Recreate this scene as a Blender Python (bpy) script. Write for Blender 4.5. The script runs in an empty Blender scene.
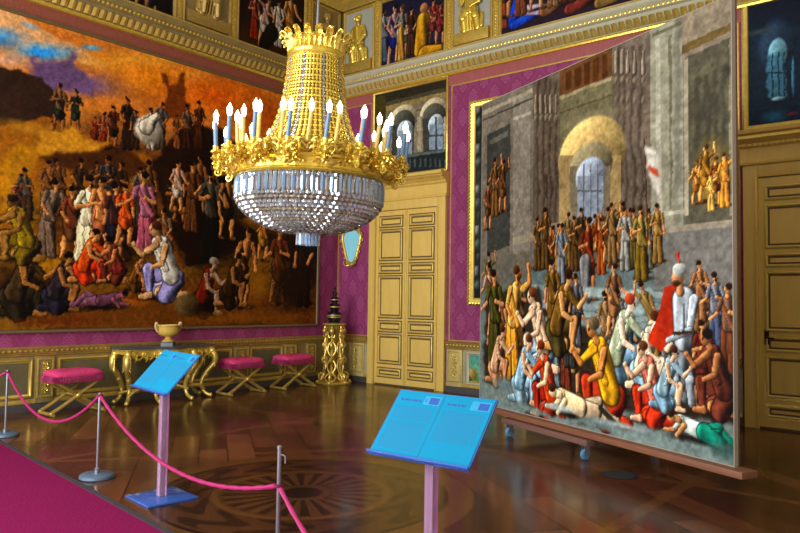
# Palace hall with chandelier, paintings, console, stools and rope barrier
import bpy, bmesh, math, random
import numpy as np
from mathutils import Vector, Matrix
PI=math.pi; random.seed(3)
scene=bpy.context.scene; COL=scene.collection
PAINT = {
 'hist': [
  ('g',[(0,'6c86a0'),(0.1,'c8904c'),(0.25,'b87838'),(0.4,'6a4428'),(0.6,'6a4422'),(0.8,'7e5222'),(1,'4c341c')]),
  ('p',[(1.69,5.0),(1.8,2.59),(5.67,3.64),(6.53,3.47),(8.22,3.35),(11.91,3.64),(11.87,4.91),(7.99,4.66),(5.63,4.71)],'c07838',0.12),
  ('p',[(1.68,5.2),(1.76,3.39),(5.65,4.14),(6.51,4.05),(7.3,4.14),(6.65,4.35),(5.64,4.57)],'d0a070',0.15),
  ('e',5.39,4.09,0.7,0.2,'2e8ed8',0.8,0.25),
  ('e',6.21,4.09,0.56,0.16,'3a98dc',0.8,0.25),
  ('e',6.99,4.37,0.21,0.06,'5a9cc0',0.8,0.2),
  ('e',6.05,4.44,0.15,0.05,'8aa8b8',0.8,0),
  ('e',5.77,3.85,0.53,0.15,'c0987c',0.8,0.2),
  ('e',6.98,3.8,0.83,0.23,'7c6078',0.8,0.25),
  ('e',6.44,3.91,0.45,0.13,'785c80',0.8,0.2),
  ('e',7.46,4.31,0.82,0.2,'d8983c',0.9,0.3),
  ('e',8.01,4.18,0.92,0.28,'e08c28',0.9,0.3),
  ('e',9.31,4.15,1.24,0.4,'d86a18',0.9,0.2),
  ('e',8.27,4.56,0.73,0.15,'e0a040',0.9,0.3),
  ('e',10.6,4.01,1.12,0.52,'a85418',0.9,0.2),
  ('e',11.37,4.48,0.71,0.28,'9a5a20',0.9,0),
  ('e',8.77,4.43,0.6,0.13,'d08a38',0.9,0.3),
  ('p',[(6.08,3.82),(6.07,3.99),(6.14,4.01),(6.15,3.89),(6.44,3.94),(6.54,4.01),(6.56,4.13),(6.66,4.15),(6.66,3.97),(7.06,3.91),(7.07,3.68),(6.09,3.52)],'6e5674',0.3),
  ('p',[(8.27,3.53),(8.31,4.02),(8.19,4.27),(8.26,4.32),(8.39,4.14),(8.54,4.21),(8.57,4.4),(8.69,4.46),(8.76,3.63)],'6e3c18',0.2),
  ('p',[(1.78,2.99),(1.83,1.9),(6.55,2.87),(6.56,3.48),(6.22,3.7),(5.67,3.77)],'3a2a20',0.1),
  ('p',[(1.82,2.1),(1.88,0.8),(5.76,1.29),(7.74,1.44),(8.25,2.67),(8.05,2.89),(7.48,2.88),(6.7,3.08),(6.25,3.11),(5.7,2.88)],'8e5c22',0.1),
  ('p',[(5.98,2.62),(6.86,2.92),(7.69,2.91),(8.15,2.65),(7.53,2.4),(6.57,2.38)],'4c301a',0.3),
  ('p',[(8.06,2.72),(8.8,3.64),(9.89,3.48),(11.91,3.64),(12.01,-0.12),(8.9,0.82)],'2e1e12',0.3),
  ('p',[(1.85,1.4),(1.91,0.09),(5.81,-0.01),(12.01,0.01),(11.97,1.23),(9.96,1.42),(9.09,1.01),(7.57,1.27),(6.62,1.13),(5.76,1.29)],'7a5624',0.3),
  ('p',[(6.64,0.45),(8.7,0.82),(11.99,0.5),(12.01,0.01),(6.66,-0.01)],'6e4520',0.4),
  ('e',6.11,2.93,0.53,0.12,'a8782c',0.8,0),
  ('e',10.92,1.98,0.63,0.26,'8c6020',0.8,0),
  ('e',6.16,1.76,0.6,0.45,'7c5a1c',0.8,0),
  ('f',6.52,2.95,0.78,'2c3830','7a5030','2a1a10',-0.3,0.4,0,0),
  ('f',6.76,3.0,0.69,'33402f','7a5030','20140c',-0.2,0.2,0,0),
  ('f',7.08,2.81,0.51,'5a2c18','8a5630','20140c',-0.3,0.4,0,0),
  ('f',7.21,2.83,0.6,'8a3818','8a5630','20140c',-0.3,0.4,0,0),
  ('f',7.38,2.86,0.73,'2c2014','8a5630','20140c',-0.3,0.4,0,0),
  ('f',7.62,2.9,0.87,'2e2218','8a5630','20140c',-0.3,0.4,0,0),
  ('f',7.76,2.92,0.67,'3c2c1c','8a5630','20140c',-0.3,0.4,0,0),
  ('f',8.05,2.97,0.73,'a89c84','8a5630','20140c',-0.3,0.4,0,0),
  ('f',8.23,3.01,0.83,'54483c','8a5630','20140c',-0.3,0.4,0,0),
  ('f',8.74,3.09,0.81,'3c2416','8a5630','20140c',-0.3,0.4,0,0),
  ('f',8.98,3.14,0.88,'4a2c18','8a5630','20140c',-0.3,0.4,0,0),
  ('f',8.54,3.06,0.6,'6c4426','8a5630','20140c',-0.3,0.4,0,0),
  ('e',8.0,3.27,0.26,0.23,'b8ac98',0.2,0),
  ('c',7.96,3.33,0.14,8.14,3.53,0.07,'c0b4a0'),
  ('e',7.48,1.5,1.25,0.63,'2a1c12',0.7,0),
  ('e',9.38,2.02,0.98,1.28,'20160e',0.6,0),
  ('e',6.13,0.59,0.67,0.54,'281c12',0.7,0),
  ('e',11.47,1.11,0.71,1.0,'241810',0.7,0),
  ('e',10.29,2.11,0.51,0.32,'9c701e',0.7,0),
  ('e',10.09,0.77,0.6,0.4,'94641c',0.8,0),
  ('e',6.47,0.97,0.39,0.24,'a07020',0.7,0),
  ('e',7.78,0.46,0.55,0.13,'9c5c18',0.8,0),
  ('p',[(6.26,2.87),(6.7,3.05),(7.35,2.85),(6.56,2.69),(5.99,2.47)],'b88430',0.3),
  ('p',[(5.72,2.43),(5.98,2.73),(6.26,2.67),(6.01,1.89),(5.75,1.65)],'a8761f',0.3),
  ('f',5.97,1.5,0.77,'40342c','8a5a34','20140c',0.2251853689101655,-0.03813185283809006,0.08446499933308341,0),
  ('f',6.1,1.59,0.77,'4c3826','8a5a34','20140c',-0.1563330809219985,0.17117063927580944,-0.07735880706937114,0),
  ('f',6.37,1.68,0.87,'6c4a2c','8a5a34','20140c',-0.86743327717391,-0.6758700712245074,0.046236743355884846,0),
  ('f',6.58,1.72,0.87,'5c4028','8a5a34','20140c',-0.7925145239345504,0.03629108886056587,-0.07224651632021938,0),
  ('f',6.84,1.77,0.87,'3c2c20','8a5a34','20140c',0.26403847659249724,-0.9930929215826595,0.05471874060553486,0),
  ('f',7.13,1.78,0.87,'4c3826','8a5a34','20140c',-0.6239032819289956,0.24992138563510857,0.007844693774162123,0),
  ('f',7.33,1.79,0.97,'40342c','8a5a34','20140c',-0.7440572428961576,0.25462530822950735,-0.02335530176939235,0),
  ('f',7.48,1.74,0.97,'4c3826','8a5a34','20140c',-0.6570444793650387,-0.5685891666131704,0.06348006219135224,0),
  ('f',7.84,1.71,0.97,'40342c','8a5a34','20140c',-0.5607340798837753,-0.5970546889159325,0.06370361492941418,0),
  ('f',8.08,1.83,0.97,'5c4028','8a5a34','20140c',-0.3857001452440778,-0.7710438953779548,-0.0487636328114576,0),
  ('f',8.46,1.65,0.97,'2c241e','8a5a34','20140c',0.09834515620456852,-0.9765122040079108,0.057547660796086836,0),
  ('f',8.64,1.79,0.97,'3c2c20','8a5a34','20140c',-0.4113310705069807,-0.07991426635388033,0.02474260621544702,0),
  ('f',9.05,1.99,1.06,'4c3826','8a5a34','20140c',0.20855191547677743,0.22465697825600928,-0.031123637389397607,0),
  ('f',9.25,1.87,1.06,'5c4028','8a5a34','20140c',-0.8595312702157172,-0.027082526569938037,0.05944533551826656,0),
  ('f',9.68,2.09,1.06,'3c2c20','8a5a34','20140c',-0.7289715890365638,-0.3332559295440033,-0.027474902692307263,0),
  ('f',9.86,2.02,1.06,'40342c','8a5a34','20140c',-0.29131275177228944,-0.593814519854221,-0.036640002867324564,0),
  ('f',10.21,2.13,1.16,'4c3826','8a5a34','20140c',-0.06252444762045928,-0.5979053438026841,-0.00324124520789168,0),
  ('f',10.71,2.18,1.16,'6c4a2c','8a5a34','20140c',-0.30641003623091534,-0.47234557240177377,-0.05253267922914254,0),
  ('f',11.07,1.92,1.16,'5c4028','8a5a34','20140c',-0.15374362954285392,-0.8106822753517375,0.09581012415300214,0),
  ('f',11.49,1.97,1.26,'2c241e','8a5a34','20140c',0.08995806551857188,-0.830256624700944,0.046332884675335306,0),
  ('f',6.4,1.07,1.23,'6a5848','b47c4c','20140c',0.2,-0.2,0.1,0),
  ('f',6.77,1.03,1.17,'5c3c28','b47c4c','20140c',-0.4,0.3,0.0,0),
  ('f',6.99,0.95,1.47,'d0c4a0','b47c4c','20140c',-0.5,0.1,0.05,0),
  ('f',7.23,1.12,1.3,'b8704c','b47c4c','20140c',0.1,0.3,0.0,0),
  ('f',7.46,1.07,1.3,'26262e','b47c4c','20140c',-0.6,0.2,0.0,0),
  ('f',7.64,1.3,1.07,'b4562c','b47c4c','20140c',-0.2,0.1,0,0),
  ('f',8.0,1.23,1.37,'c06878','b47c4c','20140c',0.3,-0.2,-0.05,0),
  ('f',8.42,1.01,1.03,'9c6238','b47c4c','20140c',-0.6,0.0,-0.1,0),
  ('f',9.26,1.23,1.63,'1c1a18','b47c4c','20140c',0.0,0.0,0,0),
  ('f',9.64,1.58,1.28,'2a2018','b47c4c','20140c',0.0,0.1,0,0),
  ('f',9.99,0.3,1.58,'3c2818','b47c4c','20140c',0.1,0.3,0.1,0),
  ('f',10.49,1.22,1.0,'a87c34','b47c4c','20140c',-0.5,0.0,0.1,0),
  ('f',10.91,0.38,1.6,'4c3420','b47c4c','20140c',0.0,-0.6,0,0),
  ('f',11.55,0.38,1.68,'2c1e16','b47c4c','20140c',0.0,0.1,0,0),
  ('f',8.87,1.67,1.28,'5c3c24','b47c4c','20140c',-0.5,0.2,0,0),
  ('f',8.58,1.95,0.93,'b0a08c','b47c4c','20140c',0.4,0.2,0,0),
  ('k',6.1,0.19,1.17,'3c3020','2c261c','8a6034','20140c',1),
  ('k',6.02,0.99,1.05,'7c6820','5c4c18','7c5c30','2c2010',-1),
  ('k',6.65,0.27,0.99,'342c30','2c2830','8a6038','181010',1),
  ('r',7.27,0.33,0.87,'5c3c48','6a4854','84565c','241418',1),
  ('k',7.07,0.71,0.93,'b04c20','a83a20','b47c4c','20140c',1),
  ('k',7.46,0.72,0.81,'74342c','5c3024','a87048','20140c',-1),
  ('k',7.88,0.6,0.66,'6c4a24','5c4020','a87048','20140c',1),
  ('k',8.36,0.47,1.43,'d0c8b8','9088b0','c09468','4c2c1c',-1),
  ('k',9.25,0.19,1.14,'6a2818','241810','94765c','8a7c6c',1),
  ('e',8.83,0.37,0.24,0.22,'5c4a30',0.2,0),
  ('k',9.81,0.34,1.1,'3c2a1a','2c1e14','8a6038','20140c',1),
  ('e',11.09,0.69,0.55,0.6,'2c1e12',0.8,0),
  ('e',10.23,0.15,1.63,0.13,'80521e',0.8,0),
  ('e',6.65,0.12,0.9,0.09,'6c3c16',0.8,0),
  ('f',5.29,1.12,1.47,'5c4434','a06a40','20140c',-1.0,-1.0,0,0),
  ('f',5.18,0.61,1.47,'7c5c3c','a06a40','20140c',-0.125,-0.625,0,0),
  ('f',5.03,0.78,1.47,'a8542c','a06a40','20140c',-0.5,-0.25,0,0),
  ('f',4.9,0.95,1.47,'c4b49c','a06a40','20140c',-0.875,0.125,0,0),
  ('f',4.79,0.46,1.47,'8c3c2c','a06a40','20140c',0.0,-0.75,0,0),
  ('f',4.66,0.63,1.47,'3c3834','a06a40','20140c',-0.375,-0.375,0,0),
  ('f',4.53,0.79,1.47,'54402c','a06a40','20140c',-0.75,0.0,0,0),
  ('f',4.4,0.95,1.47,'6a5a44','a06a40','20140c',0.125,-0.875,0,0),
  ('f',4.3,0.48,1.47,'8c6c44','a06a40','20140c',-0.25,-0.5,0,0),
  ('f',4.18,0.64,1.47,'44302c','a06a40','20140c',-0.625,-0.125,0,0),
  ('f',4.06,0.8,1.28,'5c4434','a06a40','20140c',-1.0,-1.0,0,0),
  ('f',3.94,0.95,1.47,'7c5c3c','a06a40','20140c',-0.125,-0.625,0,0),
  ('f',3.85,0.5,1.28,'a8542c','a06a40','20140c',-0.5,-0.25,0,0),
  ('f',3.74,0.65,1.28,'c4b49c','a06a40','20140c',-0.875,0.125,0,0),
  ('f',3.63,0.8,1.28,'8c3c2c','a06a40','20140c',0.0,-0.75,0,0),
  ('f',3.52,0.95,1.28,'3c3834','a06a40','20140c',-0.375,-0.375,0,0),
  ('f',3.44,0.51,1.28,'54402c','a06a40','20140c',-0.75,0.0,0,0),
  ('f',3.33,0.66,1.28,'6a5a44','a06a40','20140c',0.125,-0.875,0,0),
  ('f',3.23,0.81,1.28,'8c6c44','a06a40','20140c',-0.25,-0.5,0,0),
  ('f',3.12,0.95,1.28,'44302c','a06a40','20140c',-0.625,-0.125,0,0),
  ('f',3.05,0.53,1.1,'5c4434','a06a40','20140c',-1.0,-1.0,0,0),
  ('f',2.95,0.67,1.1,'7c5c3c','a06a40','20140c',-0.125,-0.625,0,0),
  ('f',2.85,0.81,1.1,'a8542c','a06a40','20140c',-0.5,-0.25,0,0),
  ('f',2.76,0.95,1.1,'c4b49c','a06a40','20140c',-0.875,0.125,0,0),
 ],
 'easel': [
  ('g',[(0,'8c8070'),(0.3,'7c7464'),(0.55,'6c6a60'),(0.7,'74807c'),(1,'7c8680')]),
  ('p',[(-0.07,4.17),(1.18,4.2),(1.2,2.05),(-0.03,1.98)],'7c766a',0.0),
  ('p',[(0.12,3.72),(0.68,3.75),(0.7,2.14),(0.15,2.04)],'484a46',0.03),
  ('p',[(0.74,4.06),(1.12,4.07),(1.14,2.05),(0.77,2.01)],'8c867a',0.0),
  ('p',[(1.18,4.18),(1.71,4.2),(1.73,2.2),(1.2,2.17)],'6a6054',0.0),
  ('p',[(1.26,4.18),(1.3,4.17),(1.32,2.21),(1.28,2.21)],'4c443c',0.1),
  ('p',[(1.38,4.15),(1.42,4.14),(1.44,2.21),(1.4,2.2)],'4c443c',0.1),
  ('p',[(1.5,4.12),(1.54,4.1),(1.56,2.2),(1.52,2.19)],'4c443c',0.1),
  ('p',[(1.62,4.08),(1.66,4.07),(1.67,2.19),(1.63,2.18)],'4c443c',0.1),
  ('p',[(1.71,4.18),(2.59,4.2),(2.59,3.86),(1.71,3.86)],'6a4c34',0.0),
  ('p',[(1.71,3.86),(2.59,3.86),(2.6,3.05),(1.72,3.03)],'747058',0.0),
  ('p',[(1.64,4.25),(2.66,4.26),(2.66,4.19),(1.71,4.17)],'8c8270',0.0),
  ('p',[(2.59,4.2),(3.14,4.21),(3.14,2.09),(2.6,2.13)],'746a5e',0.0),
  ('p',[(2.69,4.17),(2.72,4.17),(2.72,2.17),(2.69,2.18)],'544a42',0.1),
  ('p',[(2.78,4.14),(2.81,4.14),(2.81,2.17),(2.78,2.17)],'544a42',0.1),
  ('p',[(2.89,4.11),(2.93,4.1),(2.93,2.16),(2.89,2.16)],'544a42',0.1),
  ('p',[(3.0,4.07),(3.04,4.07),(3.04,2.15),(3.0,2.15)],'544a42',0.1),
  ('p',[(3.14,4.21),(3.55,4.2),(3.57,1.82),(3.16,1.89)],'989684',0.02),
  ('p',[(3.45,4.19),(3.53,4.19),(3.53,1.87),(3.46,1.87)],'807e70',0.1),
  ('p',[(3.55,4.2),(4.11,4.17),(4.12,3.89),(3.55,3.87)],'8c8270',0.0),
  ('p',[(3.55,3.89),(4.12,3.92),(4.12,3.85),(3.55,3.8)],'6c5c3c',0.0),
  ('p',[(3.59,3.76),(4.12,3.79),(4.12,2.06),(3.59,2.06)],'5c5a4c',0.03),
  ('p',[(3.65,3.62),(4.07,3.64),(4.09,2.96),(3.65,3.0)],'666252',0.1),
  ('p',[(1.82,4.12),(1.93,4.13),(1.93,3.9),(1.82,3.9)],'54381f',0.03),
  ('p',[(1.98,4.12),(2.09,4.13),(2.09,3.9),(1.99,3.89)],'54381f',0.03),
  ('p',[(2.14,4.13),(2.24,4.13),(2.24,3.89),(2.14,3.88)],'54381f',0.03),
  ('p',[(2.29,4.13),(2.39,4.13),(2.39,3.88),(2.29,3.88)],'54381f',0.03),
  ('p',[(2.44,4.13),(2.53,4.13),(2.53,3.88),(2.44,3.87)],'54381f',0.03),
  ('p',[(1.71,3.86),(2.59,3.86),(2.59,3.82),(1.71,3.82)],'a09474',0.03),
  ('p',[(1.71,3.67),(2.6,3.66),(2.6,3.64),(1.72,3.65)],'585440',0.03),
  ('c',1.24,3.98,0.03,1.24,3.78,0.04,'7a7060'),
  ('e',1.24,3.7,0.04,0.05,'787060',0.3,0),
  ('c',1.34,3.96,0.03,1.35,3.76,0.04,'7a7060'),
  ('e',1.35,3.68,0.04,0.05,'787060',0.3,0),
  ('c',1.44,3.93,0.03,1.45,3.73,0.03,'7a7060'),
  ('e',1.45,3.66,0.04,0.05,'787060',0.3,0),
  ('c',1.54,3.91,0.03,1.54,3.71,0.03,'7a7060'),
  ('e',1.54,3.64,0.04,0.05,'787060',0.3,0),
  ('c',1.64,3.88,0.03,1.64,3.69,0.03,'7a7060'),
  ('e',1.64,3.61,0.04,0.05,'787060',0.3,0),
  ('c',2.66,4.1,0.03,2.66,3.89,0.03,'82786a'),
  ('e',2.66,3.8,0.03,0.04,'7c7264',0.3,0),
  ('e',2.66,3.58,0.03,0.05,'766c60',0.3,0),
  ('c',2.75,4.08,0.03,2.75,3.86,0.03,'82786a'),
  ('e',2.75,3.77,0.03,0.04,'7c7264',0.3,0),
  ('e',2.75,3.56,0.03,0.05,'766c60',0.3,0),
  ('c',2.83,4.05,0.02,2.83,3.84,0.03,'82786a'),
  ('e',2.83,3.75,0.03,0.04,'7c7264',0.3,0),
  ('e',2.83,3.54,0.03,0.05,'766c60',0.3,0),
  ('c',2.93,4.02,0.02,2.93,3.81,0.03,'82786a'),
  ('e',2.93,3.72,0.03,0.04,'7c7264',0.3,0),
  ('e',2.93,3.51,0.03,0.05,'766c60',0.3,0),
  ('c',3.05,3.98,0.02,3.05,3.77,0.03,'82786a'),
  ('e',3.05,3.69,0.03,0.04,'7c7264',0.3,0),
  ('e',3.05,3.48,0.03,0.05,'766c60',0.3,0),
  ('p',[(-0.06,4.07),(1.18,4.1),(1.18,4.05),(-0.06,4.01)],'a49c88',0.02),
  ('p',[(-0.06,3.95),(1.18,3.99),(1.18,3.96),(-0.06,3.93)],'4c483e',0.02),
  ('p',[(0.75,3.82),(1.14,3.82),(1.14,3.78),(0.75,3.78)],'b0a894',0.02),
  ('p',[(0.77,2.23),(1.2,2.26),(1.2,2.16),(0.77,2.13)],'a09884',0.02),
  ('p',[(1.2,2.35),(1.72,2.35),(1.73,2.18),(1.2,2.17)],'8c8270',0.03),
  ('p',[(2.6,2.27),(3.17,2.22),(3.17,2.08),(2.6,2.13)],'948a78',0.03),
  ('p',[(3.17,4.13),(3.55,4.13),(3.55,4.09),(3.17,4.09)],'6c6a5a',0.02),
  ('p',[(3.17,2.32),(3.57,2.3),(3.57,2.26),(3.17,2.28)],'b0ac98',0.02),
  ('p',[(3.21,4.06),(3.27,4.05),(3.3,2.32),(3.23,2.32)],'b0ae9c',0.02),
  ('p',[(3.38,4.04),(3.42,4.04),(3.43,2.33),(3.4,2.32)],'74725f',0.03),
  ('p',[(3.57,3.74),(3.62,3.75),(3.63,2.24),(3.58,2.24)],'a09a84',0.02),
  ('p',[(4.08,3.77),(4.12,3.78),(4.12,2.19),(4.08,2.19)],'8c8672',0.02),
  ('p',[(3.69,3.51),(3.75,3.52),(3.76,2.37),(3.7,2.36)],'4c4a3e',0.1),
  ('p',[(3.8,3.52),(3.85,3.53),(3.86,2.36),(3.8,2.34)],'4c4a3e',0.1),
  ('p',[(3.9,3.53),(3.95,3.54),(3.95,2.35),(3.9,2.33)],'4c4a3e',0.1),
  ('p',[(3.99,3.54),(4.05,3.54),(4.05,2.33),(4.0,2.32)],'4c4a3e',0.1),
  ('e',3.85,3.25,0.18,0.2,'545246',0.6,0),
  ('e',3.89,2.63,0.24,0.31,'8c7440',0.8,0),
  ('e',3.89,2.49,0.18,0.22,'a8843c',0.8,0),
  ('p',[(0.2,3.63),(0.63,3.67),(0.63,3.6),(0.2,3.56)],'6c6c62',0.03),
  ('e',0.43,2.97,0.17,0.41,'5c5648',0.7,0),
  ('e',2.24,3.46,0.67,0.09,'948c70',0.8,0),
  ('c',2.62,3.04,0.01,2.71,3.04,0.01,'94845a'),
  ('c',2.58,3.15,0.01,2.66,3.16,0.01,'94845a'),
  ('c',2.49,3.24,0.01,2.55,3.28,0.01,'94845a'),
  ('c',2.38,3.32,0.01,2.41,3.37,0.01,'94845a'),
  ('c',2.24,3.36,0.01,2.24,3.43,0.01,'94845a'),
  ('c',2.11,3.38,0.01,2.07,3.45,0.01,'94845a'),
  ('c',1.98,3.35,0.01,1.91,3.41,0.01,'94845a'),
  ('c',1.89,3.28,0.01,1.79,3.34,0.01,'94845a'),
  ('c',1.84,3.19,0.01,1.73,3.22,0.01,'94845a'),
  ('f',3.72,2.33,0.43,'a87430','c89458','4c3014',-0.9,0.8,0,0),
  ('f',3.82,2.34,0.55,'c08c38','c89458','4c3014',-0.9,0.8,0,0),
  ('f',3.93,2.29,0.47,'a86a2c','c89458','4c3014',-0.9,0.8,0,0),
  ('f',4.03,2.28,0.5,'b8843c','c89458','4c3014',-0.9,0.8,0,0),
  ('f',3.88,2.26,0.35,'c8a45c','c89458','4c3014',-0.9,0.8,0,0),
  ('e',2.25,3.06,0.51,0.39,'c0aa74',0.06,0),
  ('p',[(1.7,3.15),(2.73,2.97),(2.73,2.15),(1.71,2.23)],'a8946a',0.0),
  ('e',2.25,2.93,0.33,0.25,'8c8468',0.06,0),
  ('p',[(1.9,2.99),(2.57,2.88),(2.57,2.17),(1.91,2.22)],'847c68',0.0),
  ('e',2.25,2.82,0.23,0.2,'a4b0bc',0.1,0),
  ('p',[(2.03,2.85),(2.46,2.79),(2.46,2.25),(2.03,2.29)],'98a4b0',0.0),
  ('p',[(2.13,2.98),(2.15,2.97),(2.16,2.31),(2.13,2.31)],'64686c',0.0),
  ('p',[(2.25,2.96),(2.27,2.95),(2.27,2.3),(2.25,2.3)],'64686c',0.0),
  ('p',[(2.36,2.94),(2.38,2.93),(2.39,2.29),(2.36,2.29)],'64686c',0.0),
  ('p',[(2.04,2.69),(2.44,2.64),(2.44,2.61),(2.04,2.67)],'686c70',0.0),
  ('p',[(1.34,1.89),(3.27,1.75),(3.57,1.72),(3.56,1.02),(0.94,1.04),(1.04,1.68)],'6c7a78',0.05),
  ('p',[(1.14,1.61),(3.32,1.51),(3.32,1.45),(1.14,1.55)],'94a29c',0.05),
  ('p',[(1.14,1.46),(3.32,1.39),(3.32,1.33),(1.14,1.4)],'86948e',0.05),
  ('p',[(1.15,1.31),(3.32,1.27),(3.32,1.22),(1.15,1.25)],'94a29c',0.05),
  ('p',[(1.15,1.16),(3.32,1.16),(3.32,1.1),(1.15,1.1)],'86948e',0.05),
  ('p',[(1.15,1.01),(3.32,1.04),(3.32,0.98),(1.15,0.95)],'94a29c',0.05),
  ('p',[(3.17,2.12),(4.12,2.1),(4.13,1.44),(3.19,1.54)],'787670',0.05),
  ('p',[(3.17,2.16),(4.12,2.15),(4.12,2.09),(3.17,2.09)],'948c7c',0.0),
  ('f',1.3,1.8,0.67,'5a4426','b07c50','2c1c10',-0.2248466301357036,-0.011673389918308352,0,0),
  ('f',1.45,1.81,0.77,'5a4426','b07c50','2c1c10',0.4379268001342813,-0.5119958512789261,0,0),
  ('f',1.61,1.65,0.69,'4c3c24','b07c50','2c1c10',-0.3953792558068943,-0.611389202437375,0,0),
  ('f',1.71,1.66,0.7,'84683c','b07c50','2c1c10',0.542311396214082,0.7083487352195237,0,0),
  ('f',1.87,1.82,0.65,'84683c','b07c50','2c1c10',0.7122792947971155,0.5133864049125243,0,0),
  ('f',1.99,1.77,0.65,'5a4426','b07c50','2c1c10',-0.46087852414726305,0.7068795428347716,0,0),
  ('f',2.11,1.85,0.65,'403828','b07c50','2c1c10',-0.563457207829346,-0.3975533677486101,0,0),
  ('f',2.22,1.67,0.71,'5a4426','b07c50','2c1c10',-0.5939048506362935,0.18379050669103558,0,0),
  ('f',2.34,1.81,0.59,'7a5a2c','b07c50','2c1c10',-0.5735882303296922,0.7600176902837323,0,0),
  ('f',2.43,1.72,0.64,'8c4c24','b07c50','2c1c10',-0.0858173778877086,-0.12317080328852226,0,0),
  ('f',2.55,1.82,0.64,'4c3c24','b07c50','2c1c10',0.7975162896149621,0.42337994671727763,0,0),
  ('f',2.62,1.78,0.65,'4c3c24','b07c50','2c1c10',0.4667545598456855,0.4527001112051505,0,0),
  ('f',2.75,1.83,0.66,'84683c','b07c50','2c1c10',0.8165687370333183,-0.39746363256158307,0,0),
  ('f',2.85,1.82,0.59,'9a7444','b07c50','2c1c10',0.20344037160943018,0.5168625017189472,0,0),
  ('f',2.92,1.76,0.64,'5c5030','b07c50','2c1c10',-0.0327899928610621,-0.11631048666005817,0,0),
  ('f',3.07,1.71,0.54,'5c5030','b07c50','2c1c10',-0.7989546072701125,-0.6100970427481365,0,0),
  ('f',3.12,1.76,0.62,'6c6c5c','b07c50','2c1c10',0.2701672828518433,-0.6247819589096522,0,0),
  ('f',3.24,1.81,0.61,'84683c','b07c50','2c1c10',0.04546202188978876,0.4060614490675265,0,0),
  ('f',1.75,1.61,0.75,'8a9498','b88458','2c1c10',0.2,0.3,0,0),
  ('f',2.22,1.43,0.96,'a44a28','b88458','2c1c10',-0.4,1.9,0,0),
  ('c',2.17,1.86,0.1,2.19,1.45,0.08,'7c7a78'),
  ('f',2.79,1.75,0.69,'8c8c84','b88458','3c2c1c',0.4,0.2,0,0),
  ('f',3.02,1.64,0.79,'6c5a24','b88458','3c2c1c',0.3,0.3,0,0),
  ('f',2.6,1.84,0.66,'7c6444','c09868','3c2c1c',0.3,1.8,0,0),
  ('c',1.47,2.95,0.01,1.5,1.67,0.01,'3c2c1c'),
  ('c',3.06,3.07,0.01,3.11,2.04,0.01,'4c3c24'),
  ('p',[(3.06,3.01),(3.21,2.92),(3.27,2.48),(3.14,2.54),(3.09,2.67)],'d0ccc0',0.1),
  ('p',[(3.11,2.8),(3.22,2.71),(3.23,2.63),(3.11,2.73)],'b04c30',0.1),
  ('f',0.21,1.28,0.82,'5c5c3c','a87448','2c1c10',-0.7,1.2,0,0),
  ('f',0.34,2.57,0.82,'6c5030','a87448','2c1c10',-0.7,1.2,0,0),
  ('f',0.53,2.59,0.73,'7c5834','a87448','2c1c10',-0.7,1.2,0,0),
  ('f',0.17,2.38,0.69,'544430','a87448','2c1c10',-0.7,1.2,0,0),
  ('p',[(0.09,1.42),(1.14,1.55),(1.73,1.08),(3.0,1.08),(3.64,1.58),(4.12,1.53),(4.11,0.32),(3.0,0.33),(1.36,0.27),(0.11,0.39)],'3c342c',0.3),
  ('p',[(1.45,1.61),(3.14,1.54),(3.14,1.44),(1.45,1.49)],'a4b4b0',0.1),
  ('p',[(1.35,1.4),(3.16,1.37),(3.16,1.29),(1.35,1.3)],'98a8a6',0.1),
  ('p',[(1.27,1.2),(3.14,1.21),(3.14,1.14),(1.27,1.12)],'90a09e',0.1),
  ('f',2.82,0.52,0.82,'6c7c80','b0805a','2c1c10',0.014244078905596758,0.6964488097606498,0.013070279088105291,0),
  ('f',2.67,0.32,0.83,'80868a','b0805a','2c1c10',0.8039616670889371,-0.2543080900420508,0.07481044688304134,0),
  ('f',2.5,0.71,0.85,'6c5030','b0805a','2c1c10',-0.28779942390764024,-0.27425898849210983,-0.001559773388934621,0),
  ('f',0.56,0.47,1.05,'8c7448','b0805a','2c1c10',0.5859067241787865,-0.3231803701998762,-0.07221534682629122,0),
  ('f',3.44,0.74,0.76,'4c4a3c','b0805a','2c1c10',-0.2571686143723271,0.709011143323393,0.19808394674468843,0),
  ('f',4.05,0.83,0.7,'5c3c30','b0805a','2c1c10',-0.5905891246276395,-0.2531590595225609,-0.10292870845558184,0),
  ('f',1.65,0.88,0.94,'7a3424','b0805a','2c1c10',0.3194552616580011,0.14358009152230633,-0.04438305441905216,0),
  ('f',3.2,0.4,0.78,'5c3c30','b0805a','2c1c10',0.6836842400327023,0.47052840859435574,0.02386077598351863,0),
  ('f',0.93,0.79,1.01,'6c5030','b0805a','2c1c10',0.5738727632026357,-0.7948339104807747,-0.03600376166282809,0),
  ('f',1.98,0.35,0.9,'8c7448','b0805a','2c1c10',-0.021740877508943157,0.0049164551682460145,-0.05677552941551972,0),
  ('f',2.71,0.43,0.83,'6c7c80','b0805a','2c1c10',0.026381266261528147,-0.7835165670663801,-0.04809225088605601,0),
  ('f',3.42,0.68,0.76,'54606a','b0805a','2c1c10',-0.7747942179979889,0.12180227249102105,-0.022561038365877722,0),
  ('f',1.84,0.33,0.92,'7c4030','b0805a','2c1c10',0.7467437166079685,0.4399227093223228,-0.006641077895449848,0),
  ('f',3.21,0.4,0.78,'6c7c80','b0805a','2c1c10',-0.013428662899606536,-0.08249393843421904,0.0027781617831819927,0),
  ('f',1.6,0.33,0.94,'3c3c38','b0805a','2c1c10',-0.140705686547569,0.4903744867077897,-0.07295019685313364,0),
  ('f',3.96,0.78,0.71,'7c4030','b0805a','2c1c10',0.7554744095343902,-0.2564918372226368,0.18094383861471863,0),
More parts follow.
